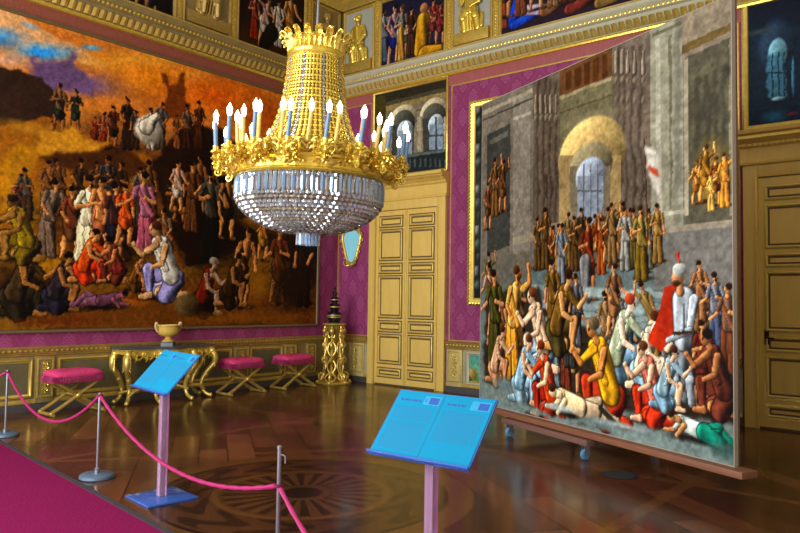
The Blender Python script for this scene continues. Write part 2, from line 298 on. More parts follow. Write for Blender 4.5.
  ('f',3.83,0.78,0.72,'5c3c30','b0805a','2c1c10',0.6132080132345303,-0.06225224746539826,0.12382788459906191,0),
  ('f',3.88,0.44,0.71,'80868a','b0805a','2c1c10',0.3167564844299857,-0.7407758985053849,0.0987234521659186,0),
  ('f',3.8,0.86,0.73,'3c3c38','b0805a','2c1c10',-0.6432860504470799,-0.34039669006048945,0.03334871851857307,0),
  ('f',2.83,0.76,0.82,'54606a','b0805a','2c1c10',-0.4615964925649096,0.23522482381428755,-0.17419597230434136,0),
  ('f',3.18,0.86,0.79,'8c7448','b0805a','2c1c10',0.8924790829257359,0.3556010762707469,-0.19728782815168253,0),
  ('f',3.91,0.66,0.71,'6c5030','b0805a','2c1c10',0.5835087616248975,-0.5652274893456638,-0.18412582343689113,0),
  ('f',0.38,0.34,1.06,'7a3424','b0805a','2c1c10',-0.4123655270871839,-0.608345411205655,-0.05340136859199282,0),
  ('f',3.53,0.49,0.75,'6c7c80','b0805a','2c1c10',0.8456818137522484,0.48298474804807956,0.1342416402599806,0),
  ('f',0.34,0.9,1.07,'6c7c80','b0805a','2c1c10',0.251807352596638,-0.24441156467685987,-0.1487165310412516,0),
  ('f',1.91,0.67,0.91,'3c3c38','b0805a','2c1c10',0.4775555459018901,-0.3390020717400814,0.14705365324632452,0),
  ('f',2.67,0.4,0.83,'6c7c80','b0805a','2c1c10',-0.6295982808249942,-0.09532691910588398,-0.147947570272465,0),
  ('f',3.54,0.59,0.75,'3c3c38','b0805a','2c1c10',-0.2495216556891755,0.4546252176114314,-0.1971276014345431,0),
  ('f',0.39,0.79,1.07,'7c4030','b0805a','2c1c10',-0.1858972605217858,-0.3705975658918518,-0.07742289419686564,0),
  ('f',3.63,0.86,0.74,'3c3c38','b0805a','2c1c10',0.2186107892621827,0.17338205560652054,0.18300561822900385,0),
  ('f',1.64,0.4,0.94,'6c7c80','b0805a','2c1c10',-0.5288974369357926,0.8631758723097265,-0.06169235085662805,0),
  ('f',0.91,0.23,1.01,'8c7448','b0805a','2c1c10',-0.2366633533777126,0.5769488256124651,-0.1834514830943432,0),
  ('f',1.5,0.38,0.95,'7a3424','b0805a','2c1c10',-0.5271290321499743,0.7569629248676617,0.046548008550304665,0),
  ('f',3.4,0.43,0.76,'3c3c38','b0805a','2c1c10',-0.4794198816643417,-0.4609836750884333,0.1532500827866638,0),
  ('f',0.35,0.53,1.34,'4a4824','c08c60','2c1c10',-0.5,0.4,0,0),
  ('f',1.59,0.95,1.0,'6a5228','c08c60','2c1c10',-0.5,0.4,0,0),
  ('f',2.02,0.92,0.84,'5c5c60','c08c60','2c1c10',-0.5,0.4,0,0),
  ('f',2.63,1.03,0.82,'b4845c','c08c60','2c1c10',-0.5,0.4,0,0),
  ('f',3.75,1.17,0.66,'8c6444','c08c60','2c1c10',-0.5,0.4,0,0),
  ('f',3.92,1.0,0.72,'4c5468','c08c60','2c1c10',-0.5,0.4,0,0),
  ('f',4.05,0.81,0.81,'7c4c30','c08c60','2c1c10',-0.5,0.4,0,0),
  ('f',3.78,0.46,0.83,'5c2c20','c08c60','2c1c10',-0.5,0.4,0,0),
  ('f',0.77,0.42,1.49,'c8923c','c8884c','4c3018',0.1,1.6,0.08,0),
  ('k',0.45,0.3,0.87,'c09878','a87c5c','c89c7c','4c3020',1),
  ('k',1.32,0.55,1.14,'e0bc9c','9ab4c0','e0bc9c','6c4428',-1),
  ('k',1.03,0.12,0.97,'8cacbc','8ea6b0','d0a484','5c3c28',1),
  ('k',1.77,0.82,1.07,'6a5228','4c4428','c09060','3c2418',1),
  ('k',2.75,0.56,1.04,'a4ac90','6c8898','e4ccb0','9c4830',1),
  ('k',3.11,0.52,0.89,'c8bca0','8aa4b0','e0c4a4','4c3020',1),
  ('p',[(3.32,1.56),(3.47,1.59),(3.54,1.44),(3.44,1.15),(3.29,0.93),(3.11,1.04),(3.22,1.24)],'b03c20',0.05),
  ('c',3.61,0.86,0.07,3.65,0.48,0.04,'8c9296'),
  ('c',3.48,0.85,0.07,3.44,0.47,0.04,'7c8286'),
  ('c',3.54,1.06,0.11,3.55,0.86,0.1,'70767a'),
  ('c',3.56,1.44,0.14,3.55,1.06,0.11,'a4acb0'),
  ('c',3.68,1.44,0.06,3.63,1.16,0.04,'b4bcc0'),
  ('c',3.63,1.16,0.04,3.37,1.05,0.03,'a4acb0'),
  ('c',3.52,1.57,0.04,3.52,1.52,0.05,'b88860'),
  ('e',3.49,1.66,0.07,0.08,'b88860',0.12,0),
  ('e',3.51,1.73,0.08,0.06,'a8aca4',0.12,0),
  ('p',[(3.43,1.13),(3.68,1.16),(3.68,1.13),(3.43,1.09)],'4c3c28',0.02),
  ('c',3.56,1.4,0.01,3.56,1.16,0.01,'5c6266'),
  ('e',3.45,0.68,0.05,0.04,'b8c0c2',0.2,0),
  ('e',3.63,0.7,0.05,0.04,'b8c0c2',0.2,0),
  ('e',3.47,1.6,0.05,0.03,'4c3420',0.2,0),
  ('c',3.51,1.8,0.01,3.49,1.88,0.02,'b83c28'),
  ('k',1.48,0.01,1.02,'b84824','8c3020','e0b894','6c3820',-1),
  ('k',2.45,0.1,1.26,'d0a030','a84028','c08450','6c604c',-1),
  ('k',3.14,0.21,0.9,'c87060','a83a24','dcb494','5c3c28',-1),
  ('k',3.37,0.38,0.69,'8aa0a8','7c98a8','d0ac8c','4c3424',1),
  ('r',2.09,0.11,1.08,'d8bc94','b09c80','d8bc94','4c3020',-1),
  ('k',3.92,0.41,0.85,'5c3428','64382a','a8744c','241810',-1),
  ('p',[(0.11,0.16),(1.36,0.07),(3.0,0.13),(4.12,0.2),(4.11,-0.0),(3.0,-0.02),(1.36,-0.0),(0.01,-0.02)],'7c8a86',0.2),
  ('r',3.74,0.16,0.74,'b8c0b4','1e7c68','c08c60','3c2c24',-1),
  ('c',3.79,0.24,0.09,3.98,0.17,0.06,'1e7c68'),
  ('c',2.42,0.27,0.03,2.66,0.13,0.03,'3c3830'),
  ('e',1.74,0.17,0.4,0.05,'b0bcb8',0.7,0),
  ('e',2.72,0.13,0.44,0.04,'a8b4b0',0.7,0),
  ('e',0.61,0.31,0.32,0.12,'6c7c7c',0.6,0),
  ('e',4.01,0.12,0.21,0.09,'4c6660',0.7,0),
 ],
 'over1': [
  ('g',[(0,'4c4838'),(0.5,'5c5848'),(1,'384038')]),
  ('p',[(-0.03,1.74),(1.87,1.76),(1.87,1.57),(-0.03,1.53)],'38342a',0.03),
  ('p',[(0.31,1.45),(1.87,1.49),(1.87,1.39),(0.31,1.35)],'8c7c54',0.03),
  ('p',[(0.31,1.35),(1.87,1.39),(1.89,-0.02),(0.34,-0.02)],'7c7460',0.05),
  ('p',[(0.31,1.22),(1.87,1.28),(1.87,1.24),(0.31,1.18)],'5c5442',0.05),
  ('e',0.77,1.03,0.35,0.34,'9c947c',0.04,0),
  ('p',[(0.39,1.09),(1.12,0.98),(1.14,0.1),(0.41,0.14)],'847c68',0.0),
  ('e',0.77,0.99,0.28,0.28,'4c4c44',0.04,0),
  ('p',[(0.48,1.03),(1.05,0.95),(1.06,0.15),(0.49,0.17)],'4a4a44',0.0),
  ('e',0.82,0.86,0.19,0.2,'98a4a8',0.06,0),
  ('p',[(0.64,0.89),(1.0,0.84),(1.01,0.36),(0.65,0.38)],'8494a0',0.03),
  ('p',[(0.79,1.03),(0.84,1.02),(0.86,0.35),(0.8,0.36)],'4c5050',0.0),
  ('p',[(0.64,0.68),(1.0,0.66),(1.0,0.62),(0.64,0.64)],'4c5050',0.0),
  ('e',1.54,1.04,0.33,0.34,'9c947c',0.04,0),
  ('p',[(1.2,1.09),(1.88,0.99),(1.89,0.14),(1.21,0.17)],'847c68',0.0),
  ('e',1.54,1.0,0.27,0.28,'4c4c44',0.04,0),
  ('p',[(1.27,1.04),(1.81,0.96),(1.82,0.18),(1.29,0.21)],'4a4a44',0.0),
  ('e',1.59,0.87,0.17,0.2,'98a4a8',0.06,0),
  ('p',[(1.42,0.9),(1.76,0.85),(1.77,0.38),(1.43,0.4)],'8494a0',0.03),
  ('p',[(1.57,1.03),(1.61,1.03),(1.63,0.38),(1.58,0.39)],'4c5050',0.0),
  ('p',[(1.43,0.7),(1.76,0.67),(1.76,0.63),(1.43,0.66)],'4c5050',0.0),
  ('p',[(0.31,1.22),(0.42,1.23),(0.44,0.34),(0.33,0.33)],'a09880',0.05),
  ('p',[(1.12,1.1),(1.22,1.11),(1.24,0.25),(1.14,0.24)],'a09880',0.05),
  ('p',[(1.78,1.0),(1.88,1.01),(1.89,0.18),(1.79,0.17)],'a09880',0.05),
  ('p',[(0.0,0.39),(1.89,0.37),(1.89,-0.05),(0.01,-0.03)],'2c3434',0.1),
  ('p',[(0.49,0.38),(1.84,0.37),(1.84,0.32),(0.49,0.32)],'5c6460',0.05),
  ('p',[(0.54,0.33),(0.6,0.32),(0.6,0.16),(0.55,0.15)],'4c5654',0.05),
  ('p',[(0.68,0.31),(0.73,0.31),(0.73,0.15),(0.68,0.13)],'4c5654',0.05),
  ('p',[(0.81,0.3),(0.86,0.29),(0.86,0.13),(0.81,0.12)],'4c5654',0.05),
  ('p',[(0.93,0.28),(0.98,0.28),(0.99,0.12),(0.94,0.1)],'4c5654',0.05),
  ('p',[(1.06,0.27),(1.11,0.26),(1.11,0.11),(1.06,0.09)],'4c5654',0.05),
  ('p',[(1.19,0.26),(1.24,0.25),(1.24,0.09),(1.19,0.08)],'4c5654',0.05),
  ('p',[(1.31,0.24),(1.36,0.24),(1.36,0.08),(1.31,0.06)],'4c5654',0.05),
  ('p',[(1.43,0.23),(1.48,0.22),(1.49,0.07),(1.44,0.05)],'4c5654',0.05),
  ('p',[(1.56,0.21),(1.6,0.21),(1.61,0.05),(1.56,0.04)],'4c5654',0.05),
  ('p',[(1.68,0.2),(1.72,0.19),(1.73,0.04),(1.68,0.03)],'4c5654',0.05),
  ('p',[(1.79,0.19),(1.84,0.18),(1.84,0.03),(1.8,0.01)],'4c5654',0.05),
  ('p',[(-0.03,1.7),(0.3,1.7),(0.34,-0.06),(0.01,-0.03)],'4a4428',0.1),
 ],
 'over2': [
  ('g',[(0,'18202c'),(0.5,'1c2c3c'),(1,'1c3448')]),
  ('p',[(0.05,1.37),(0.66,1.29),(0.64,-0.17),(0.04,-0.08)],'20303e',0.2),
  ('e',0.36,1.08,0.24,0.4,'2c3c4c',0.3,0),
  ('e',0.38,0.98,0.12,0.21,'6c94a0',0.15,0),
  ('p',[(0.27,1.0),(0.49,0.95),(0.49,0.33),(0.26,0.37)],'4c7488',0.1),
  ('p',[(0.32,1.02),(0.34,1.01),(0.33,0.37),(0.31,0.38)],'24404c',0.05),
  ('p',[(0.39,1.0),(0.41,1.0),(0.41,0.36),(0.39,0.36)],'24404c',0.05),
  ('p',[(0.46,0.99),(0.48,0.98),(0.47,0.35),(0.45,0.35)],'24404c',0.05),
  ('p',[(0.25,0.74),(0.5,0.69),(0.5,0.67),(0.25,0.72)],'243c48',0.0),
  ('e',0.57,0.61,0.02,0.29,'4a7a94',0.3,0),
  ('e',0.38,0.34,0.09,0.03,'8cb4c0',0.4,0),
  ('e',0.34,0.09,0.21,0.11,'2c5a74',0.7,0),
  ('e',0.15,1.34,0.27,0.06,'3c4448',0.6,0),
  ('e',0.55,0.1,0.11,0.03,'5c3440',0.5,0),
 ],
 'fb1': [
  ('g',[(0,'2c2c44'),(0.6,'3c3448'),(1,'3a3450')]),
  ('f',0.07,0.1,1.13,'5a6478','b08060','2a1a10',-0.3,0.4,0,0),
  ('f',1.35,0.17,0.96,'7c3c3c','b08060','2a1a10',-0.3,0.4,0,0),
  ('f',1.15,0.15,0.92,'5c3048','b08060','2a1a10',-0.3,0.4,0,0),
  ('f',1.52,0.13,0.88,'74383c','b08060','2a1a10',-0.3,0.4,0,0),
  ('f',0.36,-0.05,1.32,'24348c','c09070','2a1a10',-0.3,0.4,0,0),
  ('f',0.55,0.0,1.2,'c4bcb0','c09070','5c4020',0.4,0.6,0,0),
  ('c',0.55,0.08,0.09,0.53,0.66,0.07,'b88c40'),
  ('f',0.8,0.09,1.0,'4c3428','c09070','2a1a10',-0.3,0.4,0,0),
  ('c',1.05,0.13,0.18,1.09,0.73,0.16,'b8882c'),
  ('c',1.15,0.03,0.18,1.54,0.07,0.07,'b08428'),
  ('e',1.11,0.96,0.1,0.1,'b08058',0.2,0),
  ('e',0.96,-0.05,0.6,0.08,'4c4858',0.6,0),
 ],
 'fb2': [
  ('g',[(0,'3c2c30'),(0.6,'4a3038'),(1,'3a2c3c')]),
  ('c',0.22,0.18,0.1,0.34,0.55,0.1,'1c4cc0'),
  ('c',0.26,0.13,0.08,0.7,0.24,0.08,'2450b8'),
  ('c',0.38,0.36,0.1,0.87,0.27,0.1,'a89cb4'),
  ('c',0.07,0.18,0.08,0.04,0.76,0.08,'8c4c34'),
  ('c',0.87,0.24,0.11,1.16,0.34,0.11,'8c6444'),
  ('c',1.34,0.15,0.1,1.7,0.27,0.14,'7c3c34'),
  ('c',1.88,0.12,0.1,2.3,0.21,0.12,'8c7044'),
  ('f',0.07,0.29,1.1,'5c3830','b88860','2a1a10',-0.3,0.4,0,0),
  ('f',0.4,0.29,1.1,'7c4c34','b88860','2a1a10',-0.3,0.4,0,0),
  ('f',0.72,0.28,1.1,'403858','b88860','2a1a10',-0.3,0.4,0,0),
  ('f',1.03,0.28,1.0,'8c6c50','b88860','2a1a10',-0.3,0.4,0,0),
  ('f',1.33,0.27,1.1,'5c3830','b88860','2a1a10',-0.3,0.4,0,0),
  ('f',1.62,0.27,1.0,'7c4c34','b88860','2a1a10',-0.3,0.4,0,0),
  ('f',1.9,0.27,1.0,'403858','b88860','2a1a10',-0.3,0.4,0,0),
  ('f',2.17,0.27,0.9,'8c6c50','b88860','2a1a10',-0.3,0.4,0,0),
  ('f',2.44,0.26,1.0,'5c3830','b88860','2a1a10',-0.3,0.4,0,0),
  ('f',2.69,0.26,1.0,'7c4c34','b88860','2a1a10',-0.3,0.4,0,0),
 ],
 'fa1': [
  ('g',[(0,'2c2018'),(0.6,'302018'),(1,'48301c')]),
  ('f',0.38,0.15,0.88,'9c3820','b88860','2a1a10',-0.3,0.4,0,0),
  ('f',0.63,0.03,1.08,'a8a094','b88860','4c3018',0.9,0.4,0.1,0),
  ('f',0.98,0.17,0.96,'b8aca0','b88860','2a1a10',-0.3,0.4,0,0),
  ('f',1.29,0.18,1.2,'a87424','b88860','2a1a10',-0.3,0.4,0,0),
  ('c',0.63,0.11,0.13,0.82,0.4,0.16,'1c1414'),
  ('e',1.35,0.01,0.21,0.12,'8c8478',0.6,0),
  ('e',0.46,-0.06,0.47,0.1,'5c3c30',0.7,0),
 ],
 'fa2': [
  ('g',[(0,'201c24'),(0.6,'282430'),(1,'241e1c')]),
  ('f',3.62,-0.2,1.0,'2c3048','a07850','2a1a10',-0.3,0.4,0,0),
  ('f',3.81,-0.16,1.0,'241c1c','a07850','2a1a10',-0.3,0.4,0,0),
  ('f',3.45,-0.14,1.0,'5c5c68','a07850','2a1a10',-0.3,0.4,0,0),
  ('f',3.08,-0.12,1.0,'4c3c34','a07850','2a1a10',-0.3,0.4,0,0),
  ('f',2.74,-0.11,1.0,'703424','a07850','2a1a10',-0.3,0.4,0,0),
  ('f',2.42,-0.09,0.9,'3c3c54','a07850','2a1a10',-0.3,0.4,0,0),
 ],
 'dado': [
  ('g',[(0,'5c9088'),(0.5,'6c9c84'),(1,'5c7c50')]),
  ('e',0.09,0.13,0.11,0.13,'8c7444',0.4,0),
  ('e',0.0,0.04,0.09,0.09,'4c6c48',0.4,0),
  ('e',0.13,-0.01,0.17,0.04,'7c8c50',0.6,0),
 ],
}
BR=dict(hist=1.05,easel=1.02,over1=1.2,over2=1.3,fb=.75,fa=.8,dado=1.2)   # pigment strength of each picture
LE=[520,520,450]; EXPO=-.22
# ------------------------------------------------------------------ materials
def hexlin(h):
    v=[int(h[i:i+2],16)/255 for i in (0,2,4)]
    return tuple(((c+.055)/1.055)**2.4 if c>.04045 else c/12.92 for c in v)
def nodes_of(m):
    m.use_nodes=True; return m.node_tree.nodes, m.node_tree.links
def mat(name,col,rough=.5,metal=0,var=.12,scale=8,bump=0,spec=.5,trans=0,emit=None,estr=0,stretch=(1,1,1),alpha=1,ior=1.5):
    m=bpy.data.materials.new(name); N,L=nodes_of(m); b=N['Principled BSDF']
    if isinstance(col,str): col=hexlin(col)
    b.inputs['Roughness'].default_value=rough; b.inputs['Metallic'].default_value=metal
    b.inputs['Specular IOR Level'].default_value=spec; b.inputs['Transmission Weight'].default_value=trans; b.inputs['IOR'].default_value=ior
    tc=N.new('ShaderNodeTexCoord'); mp=N.new('ShaderNodeMapping'); mp.inputs['Scale'].default_value=stretch
    nz=N.new('ShaderNodeTexNoise'); nz.inputs['Scale'].default_value=scale; nz.inputs['Detail'].default_value=4
    L.new(tc.outputs['Object'],mp.inputs[0]); L.new(mp.outputs[0],nz.inputs['Vector'])
    mx=N.new('ShaderNodeMix'); mx.data_type='RGBA'
    mx.inputs['A'].default_value=(*[c*(1-var) for c in col],1); mx.inputs['B'].default_value=(*[min(1,c*(1+var)) for c in col],1)
    L.new(nz.outputs['Fac'],mx.inputs['Factor']); L.new(mx.outputs['Result'],b.inputs['Base Color'])
    if bump:
        bp=N.new('ShaderNodeBump'); bp.inputs['Strength'].default_value=bump; bp.inputs['Distance'].default_value=.01
        L.new(nz.outputs['Fac'],bp.inputs['Height']); L.new(bp.outputs[0],b.inputs['Normal'])
    if emit: b.inputs['Emission Color'].default_value=(*emit,1); b.inputs['Emission Strength'].default_value=estr
    return m
class NG:   # small node-math helper
    def __init__(s,m): s.N,s.L=nodes_of(m)
    def math(s,op,a,b=None,c=None):
        n=s.N.new('ShaderNodeMath'); n.operation=op
        for i,v in enumerate((a,b,c)):
            if v is None: continue
            if isinstance(v,(int,float)): n.inputs[i].default_value=v
            else: s.L.new(v,n.inputs[i])
        return n.outputs[0]
    def mix(s,f,a,b):
        n=s.N.new('ShaderNodeMix'); n.data_type='RGBA'
        for k,v in (('Factor',f),('A',a),('B',b)):
            if isinstance(v,tuple): n.inputs[k].default_value=(*v,1)
            elif isinstance(v,(int,float)): n.inputs[k].default_value=v
            else: s.L.new(v,n.inputs[k])
        return n.outputs['Result']
    def noise(s,vec,scale,detail=4,out='Fac'):
        n=s.N.new('ShaderNodeTexNoise'); n.inputs['Scale'].default_value=scale; n.inputs['Detail'].default_value=detail; s.L.new(vec,n.inputs['Vector']); return n.outputs[out]
    def mapping(s,vec,scale=(1,1,1),rot=(0,0,0)):
        n=s.N.new('ShaderNodeMapping'); n.inputs['Scale'].default_value=scale; n.inputs['Rotation'].default_value=rot; s.L.new(vec,n.inputs[0]); return n.outputs[0]
    def band(s,x,lo,hi,w=.01):   # smooth 0..1 inside lo..hi
        a=s.N.new('ShaderNodeMapRange'); a.interpolation_type='SMOOTHSTEP'; s.L.new(x,a.inputs[0]); a.inputs[1].default_value=lo-w; a.inputs[2].default_value=lo+w
        b=s.N.new('ShaderNodeMapRange'); b.interpolation_type='SMOOTHSTEP'; s.L.new(x,b.inputs[0]); b.inputs[1].default_value=hi-w; b.inputs[2].default_value=hi+w
        return s.math('SUBTRACT',a.outputs[0],b.outputs[0])

def damask(name,axis,base,motif):
    m=bpy.data.materials.new(name); g=NG(m); b=g.N['Principled BSDF']
    tc=g.N.new('ShaderNodeTexCoord'); sp=g.N.new('ShaderNodeSeparateXYZ'); g.L.new(tc.outputs['Object'],sp.inputs[0])
    u=sp.outputs[axis]; v=sp.outputs['Z']
    P=.46
    def cell(off):
        uu=g.math('MULTIPLY',g.math('ADD',u,off*P/2),1/P); vv=g.math('MULTIPLY',g.math('ADD',v,off*P*.7),1/(P*1.4))
        fu=g.math('SUBTRACT',g.math('FRACT',uu),.5); fv=g.math('SUBTRACT',g.math('FRACT',vv),.5)
        r=g.math('SQRT',g.math('ADD',g.math('POWER',g.math('MULTIPLY',fu,1.5),2),g.math('POWER',g.math('MULTIPLY',fv,1.25),2)))
        an=g.math('ARCTAN2',fv,fu)
        lobe=g.math('ADD',.33,g.math('MULTIPLY',g.math('COSINE',g.math('MULTIPLY',an,8)),.05))
        inside=g.math('LESS_THAN',r,lobe)
        rib=g.math('GREATER_THAN',g.math('SINE',g.math('ADD',g.math('MULTIPLY',r,52),g.math('MULTIPLY',g.math('COSINE',g.math('MULTIPLY',an,6)),1.8))),-.35)
        return g.math('MULTIPLY',inside,rib)
    f=g.math('MAXIMUM',cell(0),cell(1))
    og=g.math('ABSOLUTE',g.math('SUBTRACT',g.math('ABSOLUTE',g.math('SINE',g.math('MULTIPLY',u,PI/P))),g.math('ABSOLUTE',g.math('COSINE',g.math('MULTIPLY',v,PI/(P*1.4))))))
    f=g.math('MAXIMUM',f,g.math('MULTIPLY',g.math('LESS_THAN',og,.10),.25))
    nz=g.noise(tc.outputs['Object'],3)
    ba=g.mix(nz,tuple(c*.8 for c in base),tuple(c*1.2 for c in base))
    fac=g.math('MULTIPLY',f,g.math('ADD',.45,g.math('MULTIPLY',nz,.5)))
    g.L.new(g.mix(fac,ba,motif),b.inputs['Base Color'])
    rg=g.math('SUBTRACT',.7,g.math('MULTIPLY',f,.2)); g.L.new(rg,b.inputs['Roughness']); b.inputs['Specular IOR Level'].default_value=.35
    return m

def floor_material(cx,cy):
    m=bpy.data.materials.new('inlaid_parquet'); g=NG(m); b=g.N['Principled BSDF']
    tc=g.N.new('ShaderNodeTexCoord'); O=tc.outputs['Object']; sp=g.N.new('ShaderNodeSeparateXYZ'); g.L.new(O,sp.inputs[0])
    dx=g.math('SUBTRACT',sp.outputs['X'],cx); dy=g.math('SUBTRACT',sp.outputs['Y'],cy)
    r=g.math('SQRT',g.math('ADD',g.math('POWER',dx,2),g.math('POWER',dy,2))); an=g.math('ARCTAN2',dy,dx)
    # diagonal boards with seams
    vec=g.mapping(O,rot=(0,0,.62))
    br=g.N.new('ShaderNodeTexBrick'); g.L.new(vec,br.inputs['Vector']); br.inputs['Scale'].default_value=1; br.inputs['Brick Width'].default_value=1.7; br.inputs['Row Height'].default_value=.3; br.inputs['Mortar Size'].default_value=.010
    br.inputs['Color1'].default_value=(.030,.010,.006,1); br.inputs['Color2'].default_value=(.24,.082,.030,1); br.inputs['Mortar'].default_value=(.003,.002,.002,1); br.inputs['Bias'].default_value=-.25
    grain=g.noise(g.mapping(vec,scale=(1.5,26,1)),1.6,6)
    wood=g.mix(g.math('MULTIPLY',grain,.45),br.outputs['Color'],(.20,.07,.024))
    big=g.noise(O,.55,3)
    wood=g.mix(g.math('MULTIPLY',g.band(big,.5,.9,.09),.5),wood,(.02,.009,.005))
    # long pale inlay strips forming large frames on the floor
    def strip(p,ang,w):
        c,s=math.cos(ang),math.sin(ang)
        d=g.math('ADD',g.math('MULTIPLY',sp.outputs['X'],c),g.math('MULTIPLY',sp.outputs['Y'],s))
        return g.band(d,p-w,p+w,.006)
    pale=None
    for p,a,w in ((8.55,0,.06),(3.3,0,.06),(-3.9,PI/2,.06),(-9.2,PI/2,.06),(7.1,-.62,.05),(-.6,PI/4+.9,.05)):
        st=strip(p,a,w); pale=st if pale is None else g.math('MAXIMUM',pale,st)
    out=g.math('GREATER_THAN',r,1.55)
    col=g.mix(g.math('MULTIPLY',g.math('MULTIPLY',pale,out),.6),wood,(.15,.06,.018))
    amber=g.mix(grain,(.10,.038,.01),(.18,.075,.018)); dark=g.mix(grain,(.01,.006,.005),(.03,.014,.008))
    # medallion: outer amber ring, dark field, foliage ring, spokes and hub
    inside=g.math('LESS_THAN',r,1.5); col=g.mix(g.math('MULTIPLY',inside,.85),col,g.mix(grain,(.035,.014,.007),(.085,.033,.011)))
    col=g.mix(g.math('MULTIPLY',g.band(r,1.28,1.5,.01),.55),col,amber)
    col=g.mix(g.band(r,1.235,1.28,.006),col,dark)
    fol=g.math('GREATER_THAN',g.math('ADD',g.math('SINE',g.math('ADD',g.math('MULTIPLY',an,12),g.math('MULTIPLY',g.math('SINE',g.math('MULTIPLY',r,18)),2))),g.math('MULTIPLY',g.noise(O,9,3),1.2)),.75)
    col=g.mix(g.math('MULTIPLY',g.math('MULTIPLY',fol,g.band(r,.8,1.2,.01)),.85),col,dark)
    col=g.mix(g.math('MULTIPLY',g.band(r,.72,.78,.01),.6),col,amber)
    col=g.mix(g.math('MULTIPLY',g.band(r,.2,.7,.01),.6),col,g.mix(grain,(.065,.027,.01),(.12,.048,.016)))
    sp1=g.math('GREATER_THAN',g.math('SINE',g.math('MULTIPLY',an,24)),.1)
    col=g.mix(g.math('MULTIPLY',g.math('MULTIPLY',sp1,g.band(r,.24,.69,.01)),.9),col,dark)
    col=g.mix(g.math('LESS_THAN',r,.17),col,dark)
    g.L.new(col,b.inputs['Base Color'])
    rg=g.math('ADD',.08,g.math('MULTIPLY',g.noise(O,2.2,4),.20)); g.L.new(rg,b.inputs['Roughness']); b.inputs['Specular IOR Level'].default_value=.2
    bp=g.N.new('ShaderNodeBump'); bp.inputs['Strength'].default_value=.05; bp.inputs['Distance'].default_value=.01; g.L.new(g.math('ADD',g.noise(O,4,3),g.math('MULTIPLY',br.outputs['Fac'],-2.0)),bp.inputs['Height']); g.L.new(bp.outputs[0],b.inputs['Normal'])
    return m

def canvas_material():
    m=bpy.data.materials.new('oil_paint_on_canvas'); g=NG(m); b=g.N['Principled BSDF']
    a=g.N.new('ShaderNodeVertexColor'); a.layer_name='paint'; g.L.new(a.outputs['Color'],b.inputs['Base Color'])
    b.inputs['Roughness'].default_value=.5; b.inputs['Specular IOR Level'].default_value=.15
    tc=g.N.new('ShaderNodeTexCoord'); bp=g.N.new('ShaderNodeBump'); bp.inputs['Strength'].default_value=.08; bp.inputs['Distance'].default_value=.005
    g.L.new(g.noise(tc.outputs['Object'],60,3),bp.inputs['Height']); g.L.new(bp.outputs[0],b.inputs['Normal'])
    return m

M={}
M['gold']=mat('gilded_wood',(.64,.45,.09),.34,.6,.3,14,.25)
M['bright_gold']=mat('gilt_bronze',(.92,.60,.085),.22,.7,.3,20,.1)
M['old_gold']=mat('worn_gilding',(.42,.27,.06),.45,.45,.4,10,.25)
M['ochre']=mat('ochre_painted_door',(.74,.50,.115),.45,0,.12,5,.03,stretch=(2,2,.5))
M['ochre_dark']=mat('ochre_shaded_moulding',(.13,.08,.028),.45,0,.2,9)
M['ochre_line']=mat('gilt_door_moulding',(.74,.54,.12),.4,.3,.2,9)
M['olive']=mat('olive_painted_panel',(.115,.095,.04),.5,0,.35,4)
M['olive_rail']=mat('olive_gold_wainscot',(.26,.185,.06),.45,.15,.3,7)
M['cream']=mat('cream_painted_moulding',(.50,.47,.30),.5,0,.15,8)
M['cream_gilt']=mat('pale_gilt_pilaster',(.55,.44,.16),.45,.2,.25,12)
M['sage']=mat('sage_cream_wainscot',(.36,.33,.20),.5,0,.25,7)
M['dark_base']=mat('dark_grey_skirting',(.055,.05,.05),.4,0,.2,6)
M['dam_back']=damask('magenta_damask_silk','X',(.25,.030,.115),(.37,.085,.21))
M['dam_left']=damask('magenta_damask_silk_left','Y',(.24,.028,.10),(.34,.07,.18))
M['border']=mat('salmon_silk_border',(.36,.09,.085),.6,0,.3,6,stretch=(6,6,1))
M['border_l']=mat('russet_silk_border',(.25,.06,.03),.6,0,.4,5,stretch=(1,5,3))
M['frieze']=mat('olive_gold_frieze',(.25,.19,.07),.5,.2,.25,5)
M['plaster']=mat('warm_white_plaster',(.68,.64,.55),.8,0,.06,3)
M['ground']=mat('grey_green_relief_ground',(.36,.37,.31),.6,0,.15,7)
M['canvas']=canvas_material()
M['floor']=floor_material(6.104,-6.571)
M['carpet']=mat('magenta_carpet',(.19,.005,.06),.95,0,.25,60,.5,spec=.1)
M['carpet_edge']=mat('dark_carpet_binding',(.035,.03,.035),.7,0,.2,20)
M['rope']=mat('magenta_braided_rope',(.34,.006,.095),.6,0,.25,90,.5)
M['steel']=mat('brushed_grey_steel',(.34,.35,.38),.32,.85,.1,30)
M['base_grey']=mat('blue_grey_enamel',(.09,.14,.20),.4,.2,.1,10)
M['acrylic']=mat('acrylic_painted_carpet_reflection',(.80,.52,.78),.06,0,.03,3,trans=.78)  # violet tint stands in for the carpet reflected in the post
M['acrylic_base']=mat('blue_tinted_acrylic',(.09,.26,.80),.08,0,.05,3,trans=.6)
M['paper']=mat('sheet_painted_blue_light',(.005,.205,.36),.6,0,.06,4,spec=.1)  # blue light falling on the sheets is put into their colour
M['ink']=mat('blue_grey_print',(.008,.12,.27),.7,0,.1,30)
M['ink_dark']=mat('dark_blue_print',(.01,.06,.26),.7,0,.1,30)
M['emblem']=mat('navy_emblem_print',(.006,.07,.30),.6,0,.1,20)
M['pale_print']=mat('pale_blue_print',(.01,.25,.44),.6,0,.1,20)
M['pine']=mat('reddish_pine_board',(.22,.085,.04),.5,0,.3,3,.05,stretch=(1,1,12))
M['pine_top']=mat('violet_grey_board_top',(.17,.08,.06),.5,0,.3,3,stretch=(1,1,12))
M['caster']=mat('blue_rubber_caster',(.10,.28,.48),.3,.1,.1,20)
